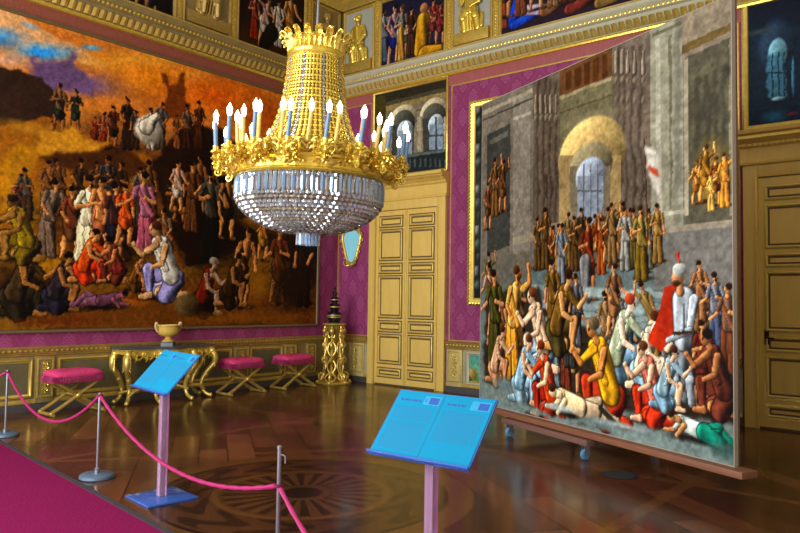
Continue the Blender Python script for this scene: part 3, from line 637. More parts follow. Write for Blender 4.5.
M['caster_metal']=mat('zinc_caster_fork',(.4,.44,.5),.3,.9,.1,20)
M['raw_back']=mat('raw_canvas_edge',(.35,.29,.22),.8,0,.15,30)
M['pink']=mat('rose_pink_silk',(.58,.045,.15),.8,0,.55,38,.8,spec=.15)
M['fringe']=mat('rose_silk_fringe',(.50,.04,.15),.7,0,.45,60,.4,stretch=(1,1,.2))
M['marble']=mat('dark_grey_green_marble',(.045,.06,.07),.2,0,.6,6)
M['alabaster']=mat('cream_alabaster',(.60,.38,.07),.3,0,.2,9)
M['black']=mat('black_lacquer',(.008,.008,.010),.2,0,.3,12)
M['iron']=mat('black_iron_grille',(.008,.007,.007),.85,.0,.2,20)
M['mirror']=mat('mirror_glass_painted_sky',(.30,.78,.92),.15,.0,.06,4)  # reflected blue sky painted in as the plate's base colour
M['crystal']=mat('cut_crystal',(.80,.83,.90),.03,.1,.3,24,trans=.85,spec=.9)
M['crystal_blue']=mat('blue_cut_crystal',(.36,.56,.98),.05,.1,.45,24,trans=.6,spec=.9)
M['crystal_dim']=mat('smoky_crystal',(.42,.37,.30),.06,.2,.5,24,trans=.6,spec=.8)
M['candle_cool_lit']=mat('cool_lit_candle_sleeve',(.12,.22,.36),.4,0,.08,10)  # outer sleeves: the cool light around them is put into the colour
M['candle_warm_lit']=mat('warm_lit_candle_sleeve',(.75,.50,.12),.4,0,.08,10)  # inner sleeves: warm bulb light is put into the colour
M['bulb']=mat('lit_candle_bulb',(1,.95,.8),.3,0,.02,4,emit=(1,.86,.60),estr=7)
M['leather']=mat('ivory_bone',(.62,.46,.2),.5,0,.15,10)
M['glass']=mat('window_glass',(.95,.97,1),.02,0,.01,2,trans=1)
M['white_paint']=mat('white_window_paint',(.7,.7,.66),.5,0,.05,5)

# ------------------------------------------------------------------ mesh helpers
def wloc(o):
    v=Vector((0,0,0))
    while o is not None: v=v+Vector(o.location); o=o.parent
    return v
class MB:
    def __init__(s,T=None): s.bm=bmesh.new(); s.T=T      # T maps wall coordinates (u,v,w) to the room
    def P(s,p): return Vector(s.T(*p)) if s.T else Vector(p)
    def _v(s,pts): return [s.bm.verts.new(s.P(p)) for p in pts]
    def face(s,pts): s.bm.faces.new(s._v(pts)); return s
    def box(s,lo,hi,bev=0,rotz=0,about=None):
        x0,y0,z0=lo; x1,y1,z1=hi
        pts=[(x0,y0,z0),(x1,y0,z0),(x1,y1,z0),(x0,y1,z0),(x0,y0,z1),(x1,y0,z1),(x1,y1,z1),(x0,y1,z1)]
        if rotz:
            c,sn=math.cos(rotz),math.sin(rotz); ax,ay=about or ((x0+x1)/2,(y0+y1)/2)
            pts=[(ax+(x-ax)*c-(y-ay)*sn,ay+(x-ax)*sn+(y-ay)*c,z) for x,y,z in pts]
        v=s._v(pts); fs=[s.bm.faces.new([v[i] for i in f]) for f in ((0,3,2,1),(4,5,6,7),(0,1,5,4),(1,2,6,5),(2,3,7,6),(3,0,4,7))]
        if bev:
            es=list({e for f in fs for e in f.edges}); bmesh.ops.bevel(s.bm,geom=es,offset=bev,segments=2,affect='EDGES',profile=.6)
        return s
    def tube(s,pts,r,n=8,closed=False,caps=True,flat=1):
        pts=[s.P(p) for p in pts]; k=len(pts); rr=r if isinstance(r,(list,tuple)) else [r]*k
        rings=[]; prev=None
        for i,p in enumerate(pts):
            if closed: t=pts[(i+1)%k]-pts[i-1]
            else: t=pts[min(i+1,k-1)]-pts[max(i-1,0)]
            if t.length<1e-9: t=Vector((0,0,1))
            t.normalize()
            if prev is None:
                a=Vector((0,0,1)) if abs(t.z)<.9 else Vector((1,0,0)); nrm=(a-t*a.dot(t)).normalized()
            else:
                nrm=prev-t*prev.dot(t); nrm=nrm.normalized() if nrm.length>1e-6 else t.orthogonal().normalized()
            prev=nrm; bi=t.cross(nrm)
            rings.append([s.bm.verts.new(p+(nrm*math.cos(2*PI*j/n)+bi*math.sin(2*PI*j/n)*flat)*rr[i]) for j in range(n)])
        m=k if closed else k-1
        for i in range(m):
            a,b=rings[i],rings[(i+1)%k]
            for j in range(n): s.bm.faces.new((a[j],a[(j+1)%n],b[(j+1)%n],b[j]))
        if caps and not closed: s.bm.faces.new(rings[0][::-1]); s.bm.faces.new(rings[-1])
        return s
    def lathe(s,prof,c=(0,0),n=32,closed=False,sx=1,sy=1,gad=0,gn=0):
        rings=[]
        for r,z in prof:
            if r<1e-6: rings.append([s.bm.verts.new(s.P((c[0],c[1],z)))]); continue
            ring=[]
            for j in range(n):
                a=2*PI*j/n; k=r*(1+gad*math.cos(gn*a)) if gn else r
                ring.append(s.bm.verts.new(s.P((c[0]+k*sx*math.cos(a),c[1]+k*sy*math.sin(a),z))))
            rings.append(ring)
        pr=list(zip(rings,rings[1:]))+([(rings[-1],rings[0])] if closed else [])
        for a,b in pr:
            if len(a)==1 and len(b)==1: continue
            for j in range(n):
                if len(a)==1: s.bm.faces.new((a[0],b[(j+1)%n],b[j]))
                elif len(b)==1: s.bm.faces.new((a[j],a[(j+1)%n],b[0]))
                else: s.bm.faces.new((a[j],a[(j+1)%n],b[(j+1)%n],b[j]))
        if not closed:
            if len(rings[0])>1: s.bm.faces.new(rings[0][::-1])
            if len(rings[-1])>1: s.bm.faces.new(rings[-1])
        return s
    def ball(s,c,r,sub=1,sc=(1,1,1)):
        g=bmesh.ops.create_icosphere(s.bm,subdivisions=sub,radius=1)
        for v in g['verts']: v.co=s.P((c[0]+v.co.x*r*sc[0],c[1]+v.co.y*r*sc[1],c[2]+v.co.z*r*sc[2]))
        return s
    def prism(s,poly,a,b,axis=2):   # polygon in two axes extruded along the third
        def pt(p,h):
            q=list(p); q.insert(axis,h); return tuple(q)
        v0=s._v([pt(p,a) for p in poly]); v1=s._v([pt(p,b) for p in poly]); n=len(poly)
        s.bm.faces.new(v0[::-1]); s.bm.faces.new(v1)
        for i in range(n): s.bm.faces.new((v0[i],v0[(i+1)%n],v1[(i+1)%n],v1[i]))
        return s
    def run(s,prof,u0,u1):          # wall moulding: profile of (w,v) swept along u
        a=s._v([(u0,v,w) for w,v in prof]); b=s._v([(u1,v,w) for w,v in prof]); n=len(prof)
        for i in range(n): s.bm.faces.new((a[i],a[(i+1)%n],b[(i+1)%n],b[i]))
        s.bm.faces.new(a[::-1]); s.bm.faces.new(b); return s
    def frame(s,u0,u1,v0,v1,prof):  # mitred rectangular frame: profile of (inset,w), inset measured inwards
        cs=[]
        for i,w in prof: cs.append(s._v([(u0+i,v0+i,w),(u1-i,v0+i,w),(u1-i,v1-i,w),(u0+i,v1-i,w)]))
        n=len(cs)
        for a in range(n):
            b=(a+1)%n
            for k in range(4): s.bm.faces.new((cs[a][k],cs[a][(k+1)%4],cs[b][(k+1)%4],cs[b][k]))
        return s
    def build(s,name,m,parent=None,local=False,smooth=38,kind=None):
        bm=s.bm; bmesh.ops.recalc_face_normals(bm,faces=bm.faces)
        if smooth:
            th=math.radians(smooth)
            for f in bm.faces: f.smooth=True
            for e in bm.edges:
                if len(e.link_faces)==2 and e.calc_face_angle(0)>th: e.smooth=False
        off=wloc(parent) if parent and not local else Vector((0,0,0))
        if off.length: bmesh.ops.translate(bm,verts=bm.verts,vec=-off)
        me=bpy.data.meshes.new(name); bm.to_mesh(me); bm.free()
        if m is not None: me.materials.append(M[m] if isinstance(m,str) else m)
        o=bpy.data.objects.new(name,me); COL.objects.link(o)
        if parent: o.parent=parent
        if kind: o['kind']=kind
        return o
def thing(name,label,cat,loc=(0,0,0),rotz=0,group=None):
    o=bpy.data.objects.new(name,None); COL.objects.link(o); o.location=loc; o.rotation_euler=(0,0,rotz); o.empty_display_size=.1
    o['label']=label; o['category']=cat
    if group: o['group']=group
    return o
def tag(o,label,cat,group=None):
    o['label']=label; o['category']=cat
    if group: o['group']=group
    return o
def cp(o,parent=None,rotz=None):
    c=o.copy(); COL.objects.link(c)
    if parent: c.parent=parent
    if rotz is not None: c.rotation_euler=(0,0,rotz)
    for ch in list(o.children): cp(ch,c)
    return c
def dup(root,loc,rotz,label,group=None):
    r=cp(root); r.location=loc; r.rotation_euler=(0,0,rotz); r['label']=label
    if group: r['group']=group
    return r
def st(o): o['kind']='structure'; return o
TA=lambda u,v,w:(w,u,v)        # left wall: u is y
TB=lambda u,v,w:(u,-w,v)       # back wall: u is x
def spiral(c,r0,r1,turns,a0,n=22,plane='xz'):
    out=[]
    for i in range(n):
        t=i/(n-1); a=a0+turns*2*PI*t; r=r0+(r1-r0)*t
        out.append((c[0]+r*math.cos(a),c[1],c[2]+r*math.sin(a)))
    return out
def bez(p,n=20):
    p=[Vector(q) for q in p]; out=[]
    for i in range(n):
        t=i/(n-1); q=list(p)
        while len(q)>1: q=[a.lerp(b,t) for a,b in zip(q,q[1:])]
        out.append(tuple(q[0]))
    return out
def catmull(p,n=8):
    p=[Vector(q) for q in p]; out=[]
    for i in range(len(p)-1):
        a,b,c,d=p[max(i-1,0)],p[i],p[i+1],p[min(i+2,len(p)-1)]
        for k in range(n):
            t=k/n; out.append(tuple(.5*((2*b)+(c-a)*t+(2*a-5*b+4*c-d)*t*t+(3*b-a-3*c+d)*t**3)))
    out.append(tuple(p[-1])); return out

# ------------------------------------------------------------------ oil painting by brush strokes on a fine grid of pigment
class Paint:
    def __init__(s,w,h,res,seed=1):
        s.warp=.05 if w>10 else .016
        s.w,s.h=w,h; s.nx=int(w*res)+1; s.ny=int(h*res)+1; s.rng=np.random.default_rng(seed)
        s.X,s.Y=np.meshgrid(np.linspace(0,w,s.nx),np.linspace(0,h,s.ny)); s.a=np.zeros((s.ny,s.nx,3)); s.res=res
        s.bn=s.noise(.35,4); s.fn=s.noise(.06,3)
    def noise(s,size,octv):
        out=np.zeros((s.ny,s.nx)); amp=1;tot=0
        for o in range(octv):
            k=size/2**o; gx=int(s.w/k)+3; gy=int(s.h/k)+3; G=s.rng.random((gy,gx))
            fx=s.X/k; fy=s.Y/k; ix=np.minimum(fx.astype(int),gx-2); iy=np.minimum(fy.astype(int),gy-2); tx=fx-ix; ty=fy-iy
            tx=tx*tx*(3-2*tx); ty=ty*ty*(3-2*ty)
            v=G[iy,ix]*(1-tx)*(1-ty)+G[iy,ix+1]*tx*(1-ty)+G[iy+1,ix]*(1-tx)*ty+G[iy+1,ix+1]*tx*ty
            out+=v*amp; tot+=amp; amp*=.6
        return out/tot-.5
    def rgb(s,h): return np.array([int(h[i:i+2],16)/255 for i in (0,2,4)])
    def win(s,x0,x1,y0,y1):
        i0=max(0,int(x0*s.res)-1);i1=min(s.nx,int(x1*s.res)+3);j0=max(0,int(y0*s.res)-1);j1=min(s.ny,int(y1*s.res)+3)
        return (slice(j0,j1),slice(i0,i1)) if i1>i0 and j1>j0 else None
    def put(s,W,m,col,tone=None):
        t=1+.36*s.fn[W]+.22*s.bn[W]
        if tone is not None: t=t+tone
        c=col[None,None,:]*np.clip(t,.2,2)[...,None]; m=np.clip(m,0,1)[...,None]
        s.a[W]=s.a[W]*(1-m)+c*m
    def g(s,stops):
        v=np.clip(1-s.Y/s.h+.25*s.bn,0,1); ps=[q[0] for q in stops]; cs=np.array([s.rgb(q[1]) for q in stops])
        for k in range(3): s.a[...,k]=np.interp(v,ps,cs[:,k])*(1+.3*s.fn)
    def e(s,x,y,rx,ry,col,soft=.15,rot=0):
        R=max(rx,ry)*1.6+.02; W=s.win(x-R,x+R,y-R,y+R)
        if not W: return
        dx=s.X[W]-x; dy=s.Y[W]-y; c,sn=math.cos(-rot),math.sin(-rot); a=(dx*c-dy*sn)/max(rx,.01); b=(dx*sn+dy*c)/max(ry,.01)
        d=np.sqrt(a*a+b*b)+ (.5*s.bn[W]+.3*s.fn[W])*min(1,soft*1.6); sf=max(soft,.04)
        s.put(W,(1.12-d)/(sf*1.2),s.rgb(col),(-.35*a+.25*b)*(soft<.5))
    def c(s,x1,y1,r1,x2,y2,r2,col):
        R=max(r1,r2)+.02; W=s.win(min(x1,x2)-R,max(x1,x2)+R,min(y1,y2)-R,max(y1,y2)+R)
        if not W: return
        dx,dy=x2-x1,y2-y1; L2=dx*dx+dy*dy+1e-9; px=s.X[W]-x1; py=s.Y[W]-y1
        t=np.clip((px*dx+py*dy)/L2,0,1); ex=px-t*dx; ey=py-t*dy; r=np.maximum(r1+(r2-r1)*t,.008); d=np.sqrt(ex*ex+ey*ey)/r
        fold=.22*np.sin(ex/r*5+t*3)*(r>.05); s.put(W,(1.10-d)/.12,s.rgb(col)*.3); s.put(W,(1.0-d)/.16,s.rgb(col),-.55*ex/r+.28*ey/r+fold)
    def p(s,pts,col,soft=0):
        xs=[q[0] for q in pts]; ys=[q[1] for q in pts]; W=s.win(min(xs)-.1,max(xs)+.1,min(ys)-.1,max(ys)+.1)
        if not W: return
        X=s.X[W]+s.bn[W]*soft*1.2+s.fn[W]*soft*.5; Y=s.Y[W]+s.bn[W]*soft*1.2; ins=np.zeros(X.shape,bool); n=len(pts)
        for i in range(n):
            (xa,ya),(xb,yb)=pts[i],pts[(i+1)%n]
            if ya==yb: continue
            ins^=((ya>Y)!=(yb>Y))&(X<(xb-xa)*(Y-ya)/(yb-ya)+xa)
        m=ins.astype(float)
        if soft>.08:
            for _ in range(int(soft*20)): 
                q=np.pad(m,1,mode='edge'); m=(q[:-2,1:-1]+q[2:,1:-1]+q[1:-1,:-2]+q[1:-1,2:]+m)/5
        s.put(W,m,s.rgb(col))
    def f(s,x,y,h,robe,skin,hair,a,b,lean,legs):
        k=h; q=int(abs(x*97+y*61)*10)%7; L=lean*h
        mixh=lambda c,d,t: ''.join('%02x'%int(int(c[i:i+2],16)*(1-t)+int(d[i:i+2],16)*t) for i in (0,2,4))
        upper=[robe,mixh(robe,'18120e',.45),mixh(robe,'c8b898',.3),mixh(robe,skin,.75),robe,mixh(robe,'4a5458',.4),mixh(robe,'8c3a24',.35)][q]
        low=mixh(robe,'1c1612',.25 if q%2 else .05)
        s.e(x+.03*k,y+.02*k,.2*k,.035*k,mixh(hair,'2c2018',.5),.6)
        if q in (1,3,6):    # bare legs in mid step
            for off,w in ((-.09,.05),(.08,.055)): s.c(x+off*.4*k,y+.46*k,w*1.2*k,x+off*k,y+.25*k,w*.85*k,low if q==1 else skin); s.c(x+off*k,y+.25*k,w*.8*k,x+(off*1.1-.02)*k,y+.03*k,w*.5*k,skin); s.c(x+(off*1.1-.02)*k,y+.02*k,w*.5*k,x+(off*1.1+.05)*k,y+.01*k,w*.4*k,mixh(skin,'20140c',.5))
            s.c(x-.02*k,y+.52*k,.10*k,x,y+.38*k,.115*k,low)
        else:
            for off,w in ((-.055,.06),(.06,.065)): s.c(x+off*k,y+.03*k,.06*k,x+off*.5*k,y+.5*k,w*k,low)
            s.c(x+.10*k,y+.05*k,.02*k,x+.05*k,y+.5*k,.02*k,mixh(low,'100c0a',.5))
        s.c(x,y+.5*k,.075*k,x+L*.7,y+.76*k,.085*k,upper)
        s.c(x-.08*k+L*.6,y+.74*k,.03*k,x+.08*k,y+.46*k,.03*k,mixh(upper,robe,.6) if q!=3 else mixh(robe,'100c0a',.3))
        for sg,an in ((-1,a),(1,b)):
            sx=x+L*.7+sg*.09*k; sy=y+.77*k; md=(q+(sg>0)*3+int(h*100))%4
            if an>.75: ex,ey,hx,hy=sx+sg*.10*k,sy+.05*k,sx+sg*.08*k,sy+.20*k
            elif md==0: ex,ey,hx,hy=sx+sg*.035*k,sy-.16*k,sx+sg*.05*k,sy-.31*k
            elif md==1: ex,ey,hx,hy=sx+sg*.06*k,sy-.15*k,sx-sg*.07*k,sy-.12*k
            elif md==2: ex,ey,hx,hy=sx+sg*.055*k,sy-.14*k,sx+sg*.14*k,sy-.20*k
            else: ex,ey,hx,hy=sx+sg*.05*k,sy-.15*k,sx-sg*.03*k,sy-.26*k
            s.c(sx,sy,.036*k,ex,ey,.028*k,upper); s.c(ex,ey,.026*k,hx,hy,.018*k,skin); s.e(hx,hy,.022*k,.022*k,skin,.1)
        s.c(x+L*.8,y+.82*k,.028*k,x+L*.9,y+.87*k,.025*k,skin); hx=x+L*.95; hy=y+.905*k
        s.e(hx,hy,.040*k,.055*k,skin,.12); tl=.02*k*(1 if q%2 else -1); s.e(hx+tl,hy+.028*k,.046*k,.040*k,hair,.12); s.e(hx-tl*.9,hy-.01*k,.012*k,.014*k,mixh(skin,'1c100a',.35),.3)
        if q==2: s.e(hx-tl*.3,hy-.045*k,.022*k,.026*k,hair,.2)
    def k(s,x,y,h,robe,low,skin,hair,d):
        k=h; C=lambda a,b,r,c,e,q,col: s.c(x+d*a*k,y+b*k,r*k,x+d*c*k,y+e*k,q*k,col)
        s.e(x,y+.02*k,.42*k,.06*k,'241c16',.7)
        C(-.12,.22,.12,.20,.34,.085,low); C(.20,.34,.075,.16,.05,.05,low if int(x*31)%2 else skin); C(.16,.04,.045,.28,.03,.03,skin)
        C(-.14,.18,.11,.04,.10,.10,low); C(.04,.09,.075,-.32,.05,.045,low if int(x*17)%2 else skin); C(-.16,.24,.13,-.05,.05,.12,low)
        C(-.10,.28,.12,.04,.64,.115,robe); C(-.04,.36,.04,.08,.60,.03,robe); C(.02,.68,.07,.12,.66,.06,robe)
        C(.10,.64,.05,.28,.50,.04,robe if int(x*13)%2 else skin); C(.28,.50,.036,.38,.60,.026,skin); s.e(x+d*.39*k,y+.62*k,.03*k,.03*k,skin,.1)
        C(-.02,.62,.048,.02,.42,.04,skin); C(.02,.42,.036,.16,.36,.026,skin)
        C(.07,.70,.04,.11,.76,.036,skin); s.e(x+d*.135*k,y+.81*k,.060*k,.078*k,skin,.12); s.e(x+d*.105*k,y+.855*k,.068*k,.058*k,hair,.12); s.e(x+d*.17*k,y+.80*k,.014*k,.02*k,'3a2418',.3)
    def r(s,x,y,h,robe,low,skin,hair,d):
        k=h; C=lambda a,b,r,c,e,q,col: s.c(x+d*a*k,y+b*k,r*k,x+d*c*k,y+e*k,q*k,col)
        s.e(x,y,.6*k,.07*k,'241c16',.7)
        C(-.55,.05,.035,-.25,.10,.07,low); C(-.5,.03,.03,-.28,.2,.06,low); C(-.28,.2,.065,-.02,.10,.10,low); C(-.25,.10,.08,0,.1,.11,low)
        C(0,.11,.11,.30,.18,.10,robe); C(.28,.2,.045,.42,.06,.035,robe); C(.42,.06,.03,.56,.05,.024,skin); C(.24,.14,.045,.36,.0,.03,skin)
        C(.33,.2,.05,.4,.21,.045,skin); s.e(x+d*.45*k,y+.22*k,.066*k,.058*k,skin,.12); s.e(x+d*.47*k,y+.26*k,.066*k,.048*k,hair,.12)
    def n(s,*a): pass
    def run(s,ops):
        for o in ops: getattr(s,o[0])(*o[1:])
        return s
    def build(s,name,O,U,V,N,parent,bright=1,back=.012):
        O,U,V,N=[np.array(q,float) for q in (O,U,V,N)]
        off=np.array(wloc(parent)) if parent else np.zeros(3)
        co=(O-off)[None,None,:]+s.X[...,None]*U+s.Y[...,None]*V
        nv=s.nx*s.ny; co=co.reshape(-1,3); bk=[(O-off)+a*U*s.w+b*V*s.h-N*back for a,b in ((0,0),(1,0),(1,1),(0,1))]
        verts=np.vstack([co,bk])
        i=np.arange(nv).reshape(s.ny,s.nx); q=np.stack([i[:-1,:-1],i[:-1,1:],i[1:,1:],i[1:,:-1]],-1).reshape(-1,4)
        if np.cross(U,V)@N<0: q=q[:,::-1]
        faces=q.tolist(); b0,b1,b2,b3=nv,nv+1,nv+2,nv+3
        faces+= [[b0,b1]+i[0,::-1].tolist(),[b1,b2]+i[::-1,-1].tolist(),[b2,b3]+i[-1,:].tolist(),[b3,b0]+i[:,0].tolist(),[b0,b3,b2,b1]]
        me=bpy.data.meshes.new(name); me.from_pydata(verts.tolist(),[],faces); me.update()
        jx=np.clip(np.rint(np.arange(s.nx)[None,:]+s.noise(.09,2)*s.warp*s.res).astype(int),0,s.nx-1); jy=np.clip(np.rint(np.arange(s.ny)[:,None]+s.noise(.09,2)*s.warp*s.res).astype(int),0,s.ny-1)
        s.a=s.a[jy,jx]*(1+.25*s.noise(.03,2)[...,None])
        gm=s.a.mean(-1,keepdims=True); s.a=.46+(gm+(s.a-gm)*1.12-.5)*1.12
        c=np.clip(s.a,0.01,1); c=np.where(c>.04045,((c+.055)/1.055)**2.4,c/12.92)*bright
        at=me.color_attributes.new('paint','FLOAT_COLOR','POINT'); full=np.ones((nv+4,4)); full[:nv,:3]=c.reshape(-1,3); full[nv:,:3]=(.2,.16,.12)
        at.data.foreach_set('color',full.ravel().astype(np.float32)); me.materials.append(M['canvas'])
        o=bpy.data.objects.new(name,me); COL.objects.link(o)
        if parent: o.parent=parent
        return o

# ------------------------------------------------------------------ camera
cam_d=bpy.data.cameras.new('camera'); cam=bpy.data.objects.new('camera',cam_d); COL.objects.link(cam)
yaw,pit,rol=math.radians(-39.5785),math.radians(2.69326),math.radians(.87114)
fw=Vector((math.sin(yaw)*math.cos(pit),math.cos(yaw)*math.cos(pit),math.sin(pit))); rt=Vector((math.cos(yaw),-math.sin(yaw),0)); up=rt.cross(fw)
r2=rt*math.cos(rol)+up*math.sin(rol); u2=-rt*math.sin(rol)+up*math.cos(rol)
mw=Matrix.Identity(4)
for i in range(3): mw[i][0]=r2[i]; mw[i][1]=u2[i]; mw[i][2]=-fw[i]
mw.translation=Vector((10.782,-10.934,1.7)); cam.matrix_world=mw
cam_d.sensor_width=36; cam_d.lens=712.9/800*36; cam_d.clip_start=.05
scene.camera=cam

# ------------------------------------------------------------------ room shell
RX,RY,RZ=11.6,-13.2,8.2
st(MB().box((0,RY,-.1),(RX,0,0)).build('floor','floor',smooth=0))
st(MB().box((-.2,RY-.2,0),(0,.2,RZ)).build('wall_left','dam_left',smooth=0))
st(MB().box((0,0,0),(RX,.2,RZ)).build('wall_back','dam_back',smooth=0))
st(MB().box((RX,RY-.2,0),(RX+.2,.2,RZ)).build('wall_right','plaster',smooth=0))
st(MB().box((-.2,RY-.2,RZ),(RX+.2,.2,RZ+.15)).build('ceiling','plaster',smooth=0))
WIN=[(1.1,2.9),(4.1,5.9),(7.1,8.9)]; WZ=(.5,5.6)
b=MB(); xs=[0]+[q for w in WIN for q in w]+[RX]
for i in range(0,len(xs),2): b.box((xs[i],RY-.2,0),(xs[i+1],RY,RZ))
for a,c in WIN: b.box((a,RY-.2,0),(c,RY,WZ[0])).box((a,RY-.2,WZ[1]),(c,RY,RZ))
st(b.build('wall_front','plaster',smooth=0))
for k,(a,c) in enumerate(WIN):
    w=MB()
    w.box((a,RY-.16,WZ[0]),(a+.08,RY-.06,WZ[1])).box((c-.08,RY-.16,WZ[0]),(c,RY-.06,WZ[1])).box((a+.08,RY-.16,WZ[0]),(c-.08,RY-.06,WZ[0]+.1)).box((a+.08,RY-.16,WZ[1]-.08),(c-.08,RY-.06,WZ[1]))
    w.box(((a+c)/2-.05,RY-.15,WZ[0]+.1),((a+c)/2+.05,RY-.07,WZ[1]-.08))
    for z in (1.7,2.9,4.1): w.box((a+.08,RY-.14,z-.03),(c-.08,RY-.08,z+.03))
    o=st(w.build('window_%d'%(k+1),'white_paint'))
    MB().box((a+.08,RY-.115,WZ[0]+.1),(c-.08,RY-.105,WZ[1]-.08)).build('glass','glass',o,smooth=0)

# salmon silk border below the cornice, as part of the wall hanging
def border(name,T,u0,u1,m): return st(MB(T).box((u0,5.79,0),(u1,6.0,.012)).build(name,m,smooth=0))
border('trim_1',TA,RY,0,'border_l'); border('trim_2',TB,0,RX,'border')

# cornices
def cornice(name,T,u0,u1,base='cream'):
    o=st(MB(T).run([(0,6.0),(.06,6.0),(.075,6.03),(.05,6.05),(.09,6.10),(.16,6.19),(.17,6.22),(.22,6.24),(.22,6.29),(.25,6.31),(.28,6.36),(.28,6.41),(.24,6.43),(0,6.43)],u0,u1).build(name,base))
    MB(T).run([(.0,5.985),(.075,5.985),(.085,6.01),(.075,6.04),(.0,6.04)],u0,u1).build('gilt_fillet','bright_gold',o)
    lf=MB(T); n=int((u1-u0)/.12)
    for i in range(n):
        u=u0+(i+.5)*(u1-u0)/n
        lf.face([(u-.055,6.06,.075),(u,6.055,.10),(u,6.17,.175),(u-.045,6.17,.155)]); lf.face([(u,6.055,.10),(u+.055,6.06,.075),(u+.045,6.17,.155),(u,6.17,.175)])
    lf.build('acanthus_band','gold',o)
    bd=MB(T); n=int((u1-u0)/.075)
    for i in range(n):
        u=u0+(i+.5)*(u1-u0)/n; bd.ball((u,6.265,.225),.03,1,(1,.9,.8))
    bd.build('bead_row','bright_gold',o)
    MB(T).run([(.24,6.375),(.295,6.38),(.295,6.40),(.24,6.405)],u0,u1).build('top_fillet','gold',o)
    return o
cornice('trim_3',TA,RY,-.0,'olive_rail'); cornice('trim_4',TB,0,RX)

# frieze zone above the cornice
def frieze(name,T,u0,u1,cuts):
    o=st(MB(T).box((u0,6.43,0),(u1,8.0,.02)).build(name,'frieze',smooth=0))
    MB(T).run([(0,7.92),(.08,7.92),(.10,7.96),(.16,8.0),(.24,8.1),(.26,8.19),(0,8.19)],u0,u1).build('cove_moulding','gold',o)
    for u in cuts:
        MB(T).box((u-.055,6.44,.02),(u+.055,7.92,.05)).build('divider','gold',o)
        q=MB(T)
        for i in range(24):
            z=6.48+i*.06; q.ball((u,z,.055),.026,1,(1.2,1,.7))
        q.build('bead_strip','bright_gold',o)
    return o
CUTA=[-.95-.1,-2.9,-4.03,-8.3,-9.4,-11.3]; CUTB=[1.06,2.9,3.93,7.5,8.55,10.4]
frieze('trim_5',TA,RY,0,[-1.02,-2.9,-4.05,-8.3,-9.4]); frieze('trim_6',TB,0,RX,[1.06,2.9,3.95,7.6,8.6,10.5])

# wainscot
def wains(name,T,segs,pils,panels,bm_='olive_rail',pm_='olive_rail'):
    b=MB(T)
    for u0,u1 in segs: b.box((u0,.12,0),(u1,.80,.03))
    o=st(b.build(name,bm_,smooth=0))
    for u0,u1 in segs:
        MB(T).run([(0,.80),(.035,.80),(.05,.815),(.05,.83),(.065,.84),(.07,.87),(.09,.90),(.095,.93),(.08,.94),(0,.94)],u0,u1).build('chair_rail','old_gold',o)
        d=MB(T); n=max(2,int((u1-u0)/.075))
        for i in range(n):
            u=u0+(i+.5)*(u1-u0)/n; d.ball((u,.885,.078),.024,1,(1.15,1,.6))
        d.build('gilt_egg_row','gold',o)
        MB(T).run([(0,.12),(.045,.12),(.05,.15),(.035,.18),(0,.18)],u0,u1).build('lower_moulding','gold',o)
    for u0,u1 in panels:
        MB(T).box((u0,.25,.03),(u1,.72,.036)).build('panel','olive',o,smooth=0)
        MB(T).frame(u0-.04,u1+.04,.21,.76,[(0,.03),(0,.055),(.02,.06),(.035,.045),(.05,.04),(.05,.03)]).build('panel_moulding','gold',o)
    for u0,u1 in pils:
        p=MB(T).box((u0,.12,.03),(u1,.80,.06),.006).build('pilaster',pm_,o)
        MB(T).frame(u0+.02,u1-.02,.2,.77,[(0,.06),(0,.07),(.012,.074),(.024,.07),(.024,.06)]).build('pilaster_moulding','gold',o)
        c=(u0+u1)/2; q=MB(T); q.tube([(c,.26,.065),(c,.7,.065)],.008,6)
        for i,z in enumerate((.3,.38,.46,.54,.62,.68)):
            s=(.035,.05,.04,.055,.04,.03)[i]; q.ball((c,z,.066),.022,1,(1,1.3,.6))
            for sg in (-1,1): q.tube([(c,z,.066),(c+sg*s*.7,z+.03,.07),(c+sg*s,z+.01,.068),(c+sg*s*.7,z-.01,.066)],[.01,.012,.01,.006],6)
        q.build('gilt_ornament','bright_gold',o)
    return o
wa=wains('trim_7',TA,[(RY,-.06)],[(-.9,-.62),(-1.5,-1.16),(-2.72,-2.36),(-6.25,-5.97),(-7.6,-7.3)],[(-2.28,-1.58),(-5.88,-2.8),(-7.22,-6.33),(-9.4,-7.7)])
wb=wains('trim_8',TB,[(.1,.95),(2.93,8.08),(10.2,RX)],[(.42,.86),(2.97,3.3),(7.5,7.8)],[(3.42,4.2),(4.6,7.3)],'sage','cream_gilt')
def basebd(name,T,segs):
    b=MB(T)
    for u0,u1 in segs: b.run([(0,0),(.05,0),(.05,.1),(.04,.12),(0,.12)],u0,u1)
    return st(b.build(name,'dark_base'))
basebd('baseboard_left',TA,[(RY,-.05)]); basebd('baseboard_back',TB,[(.0,.96),(2.92,8.09),(10.18,RX)])

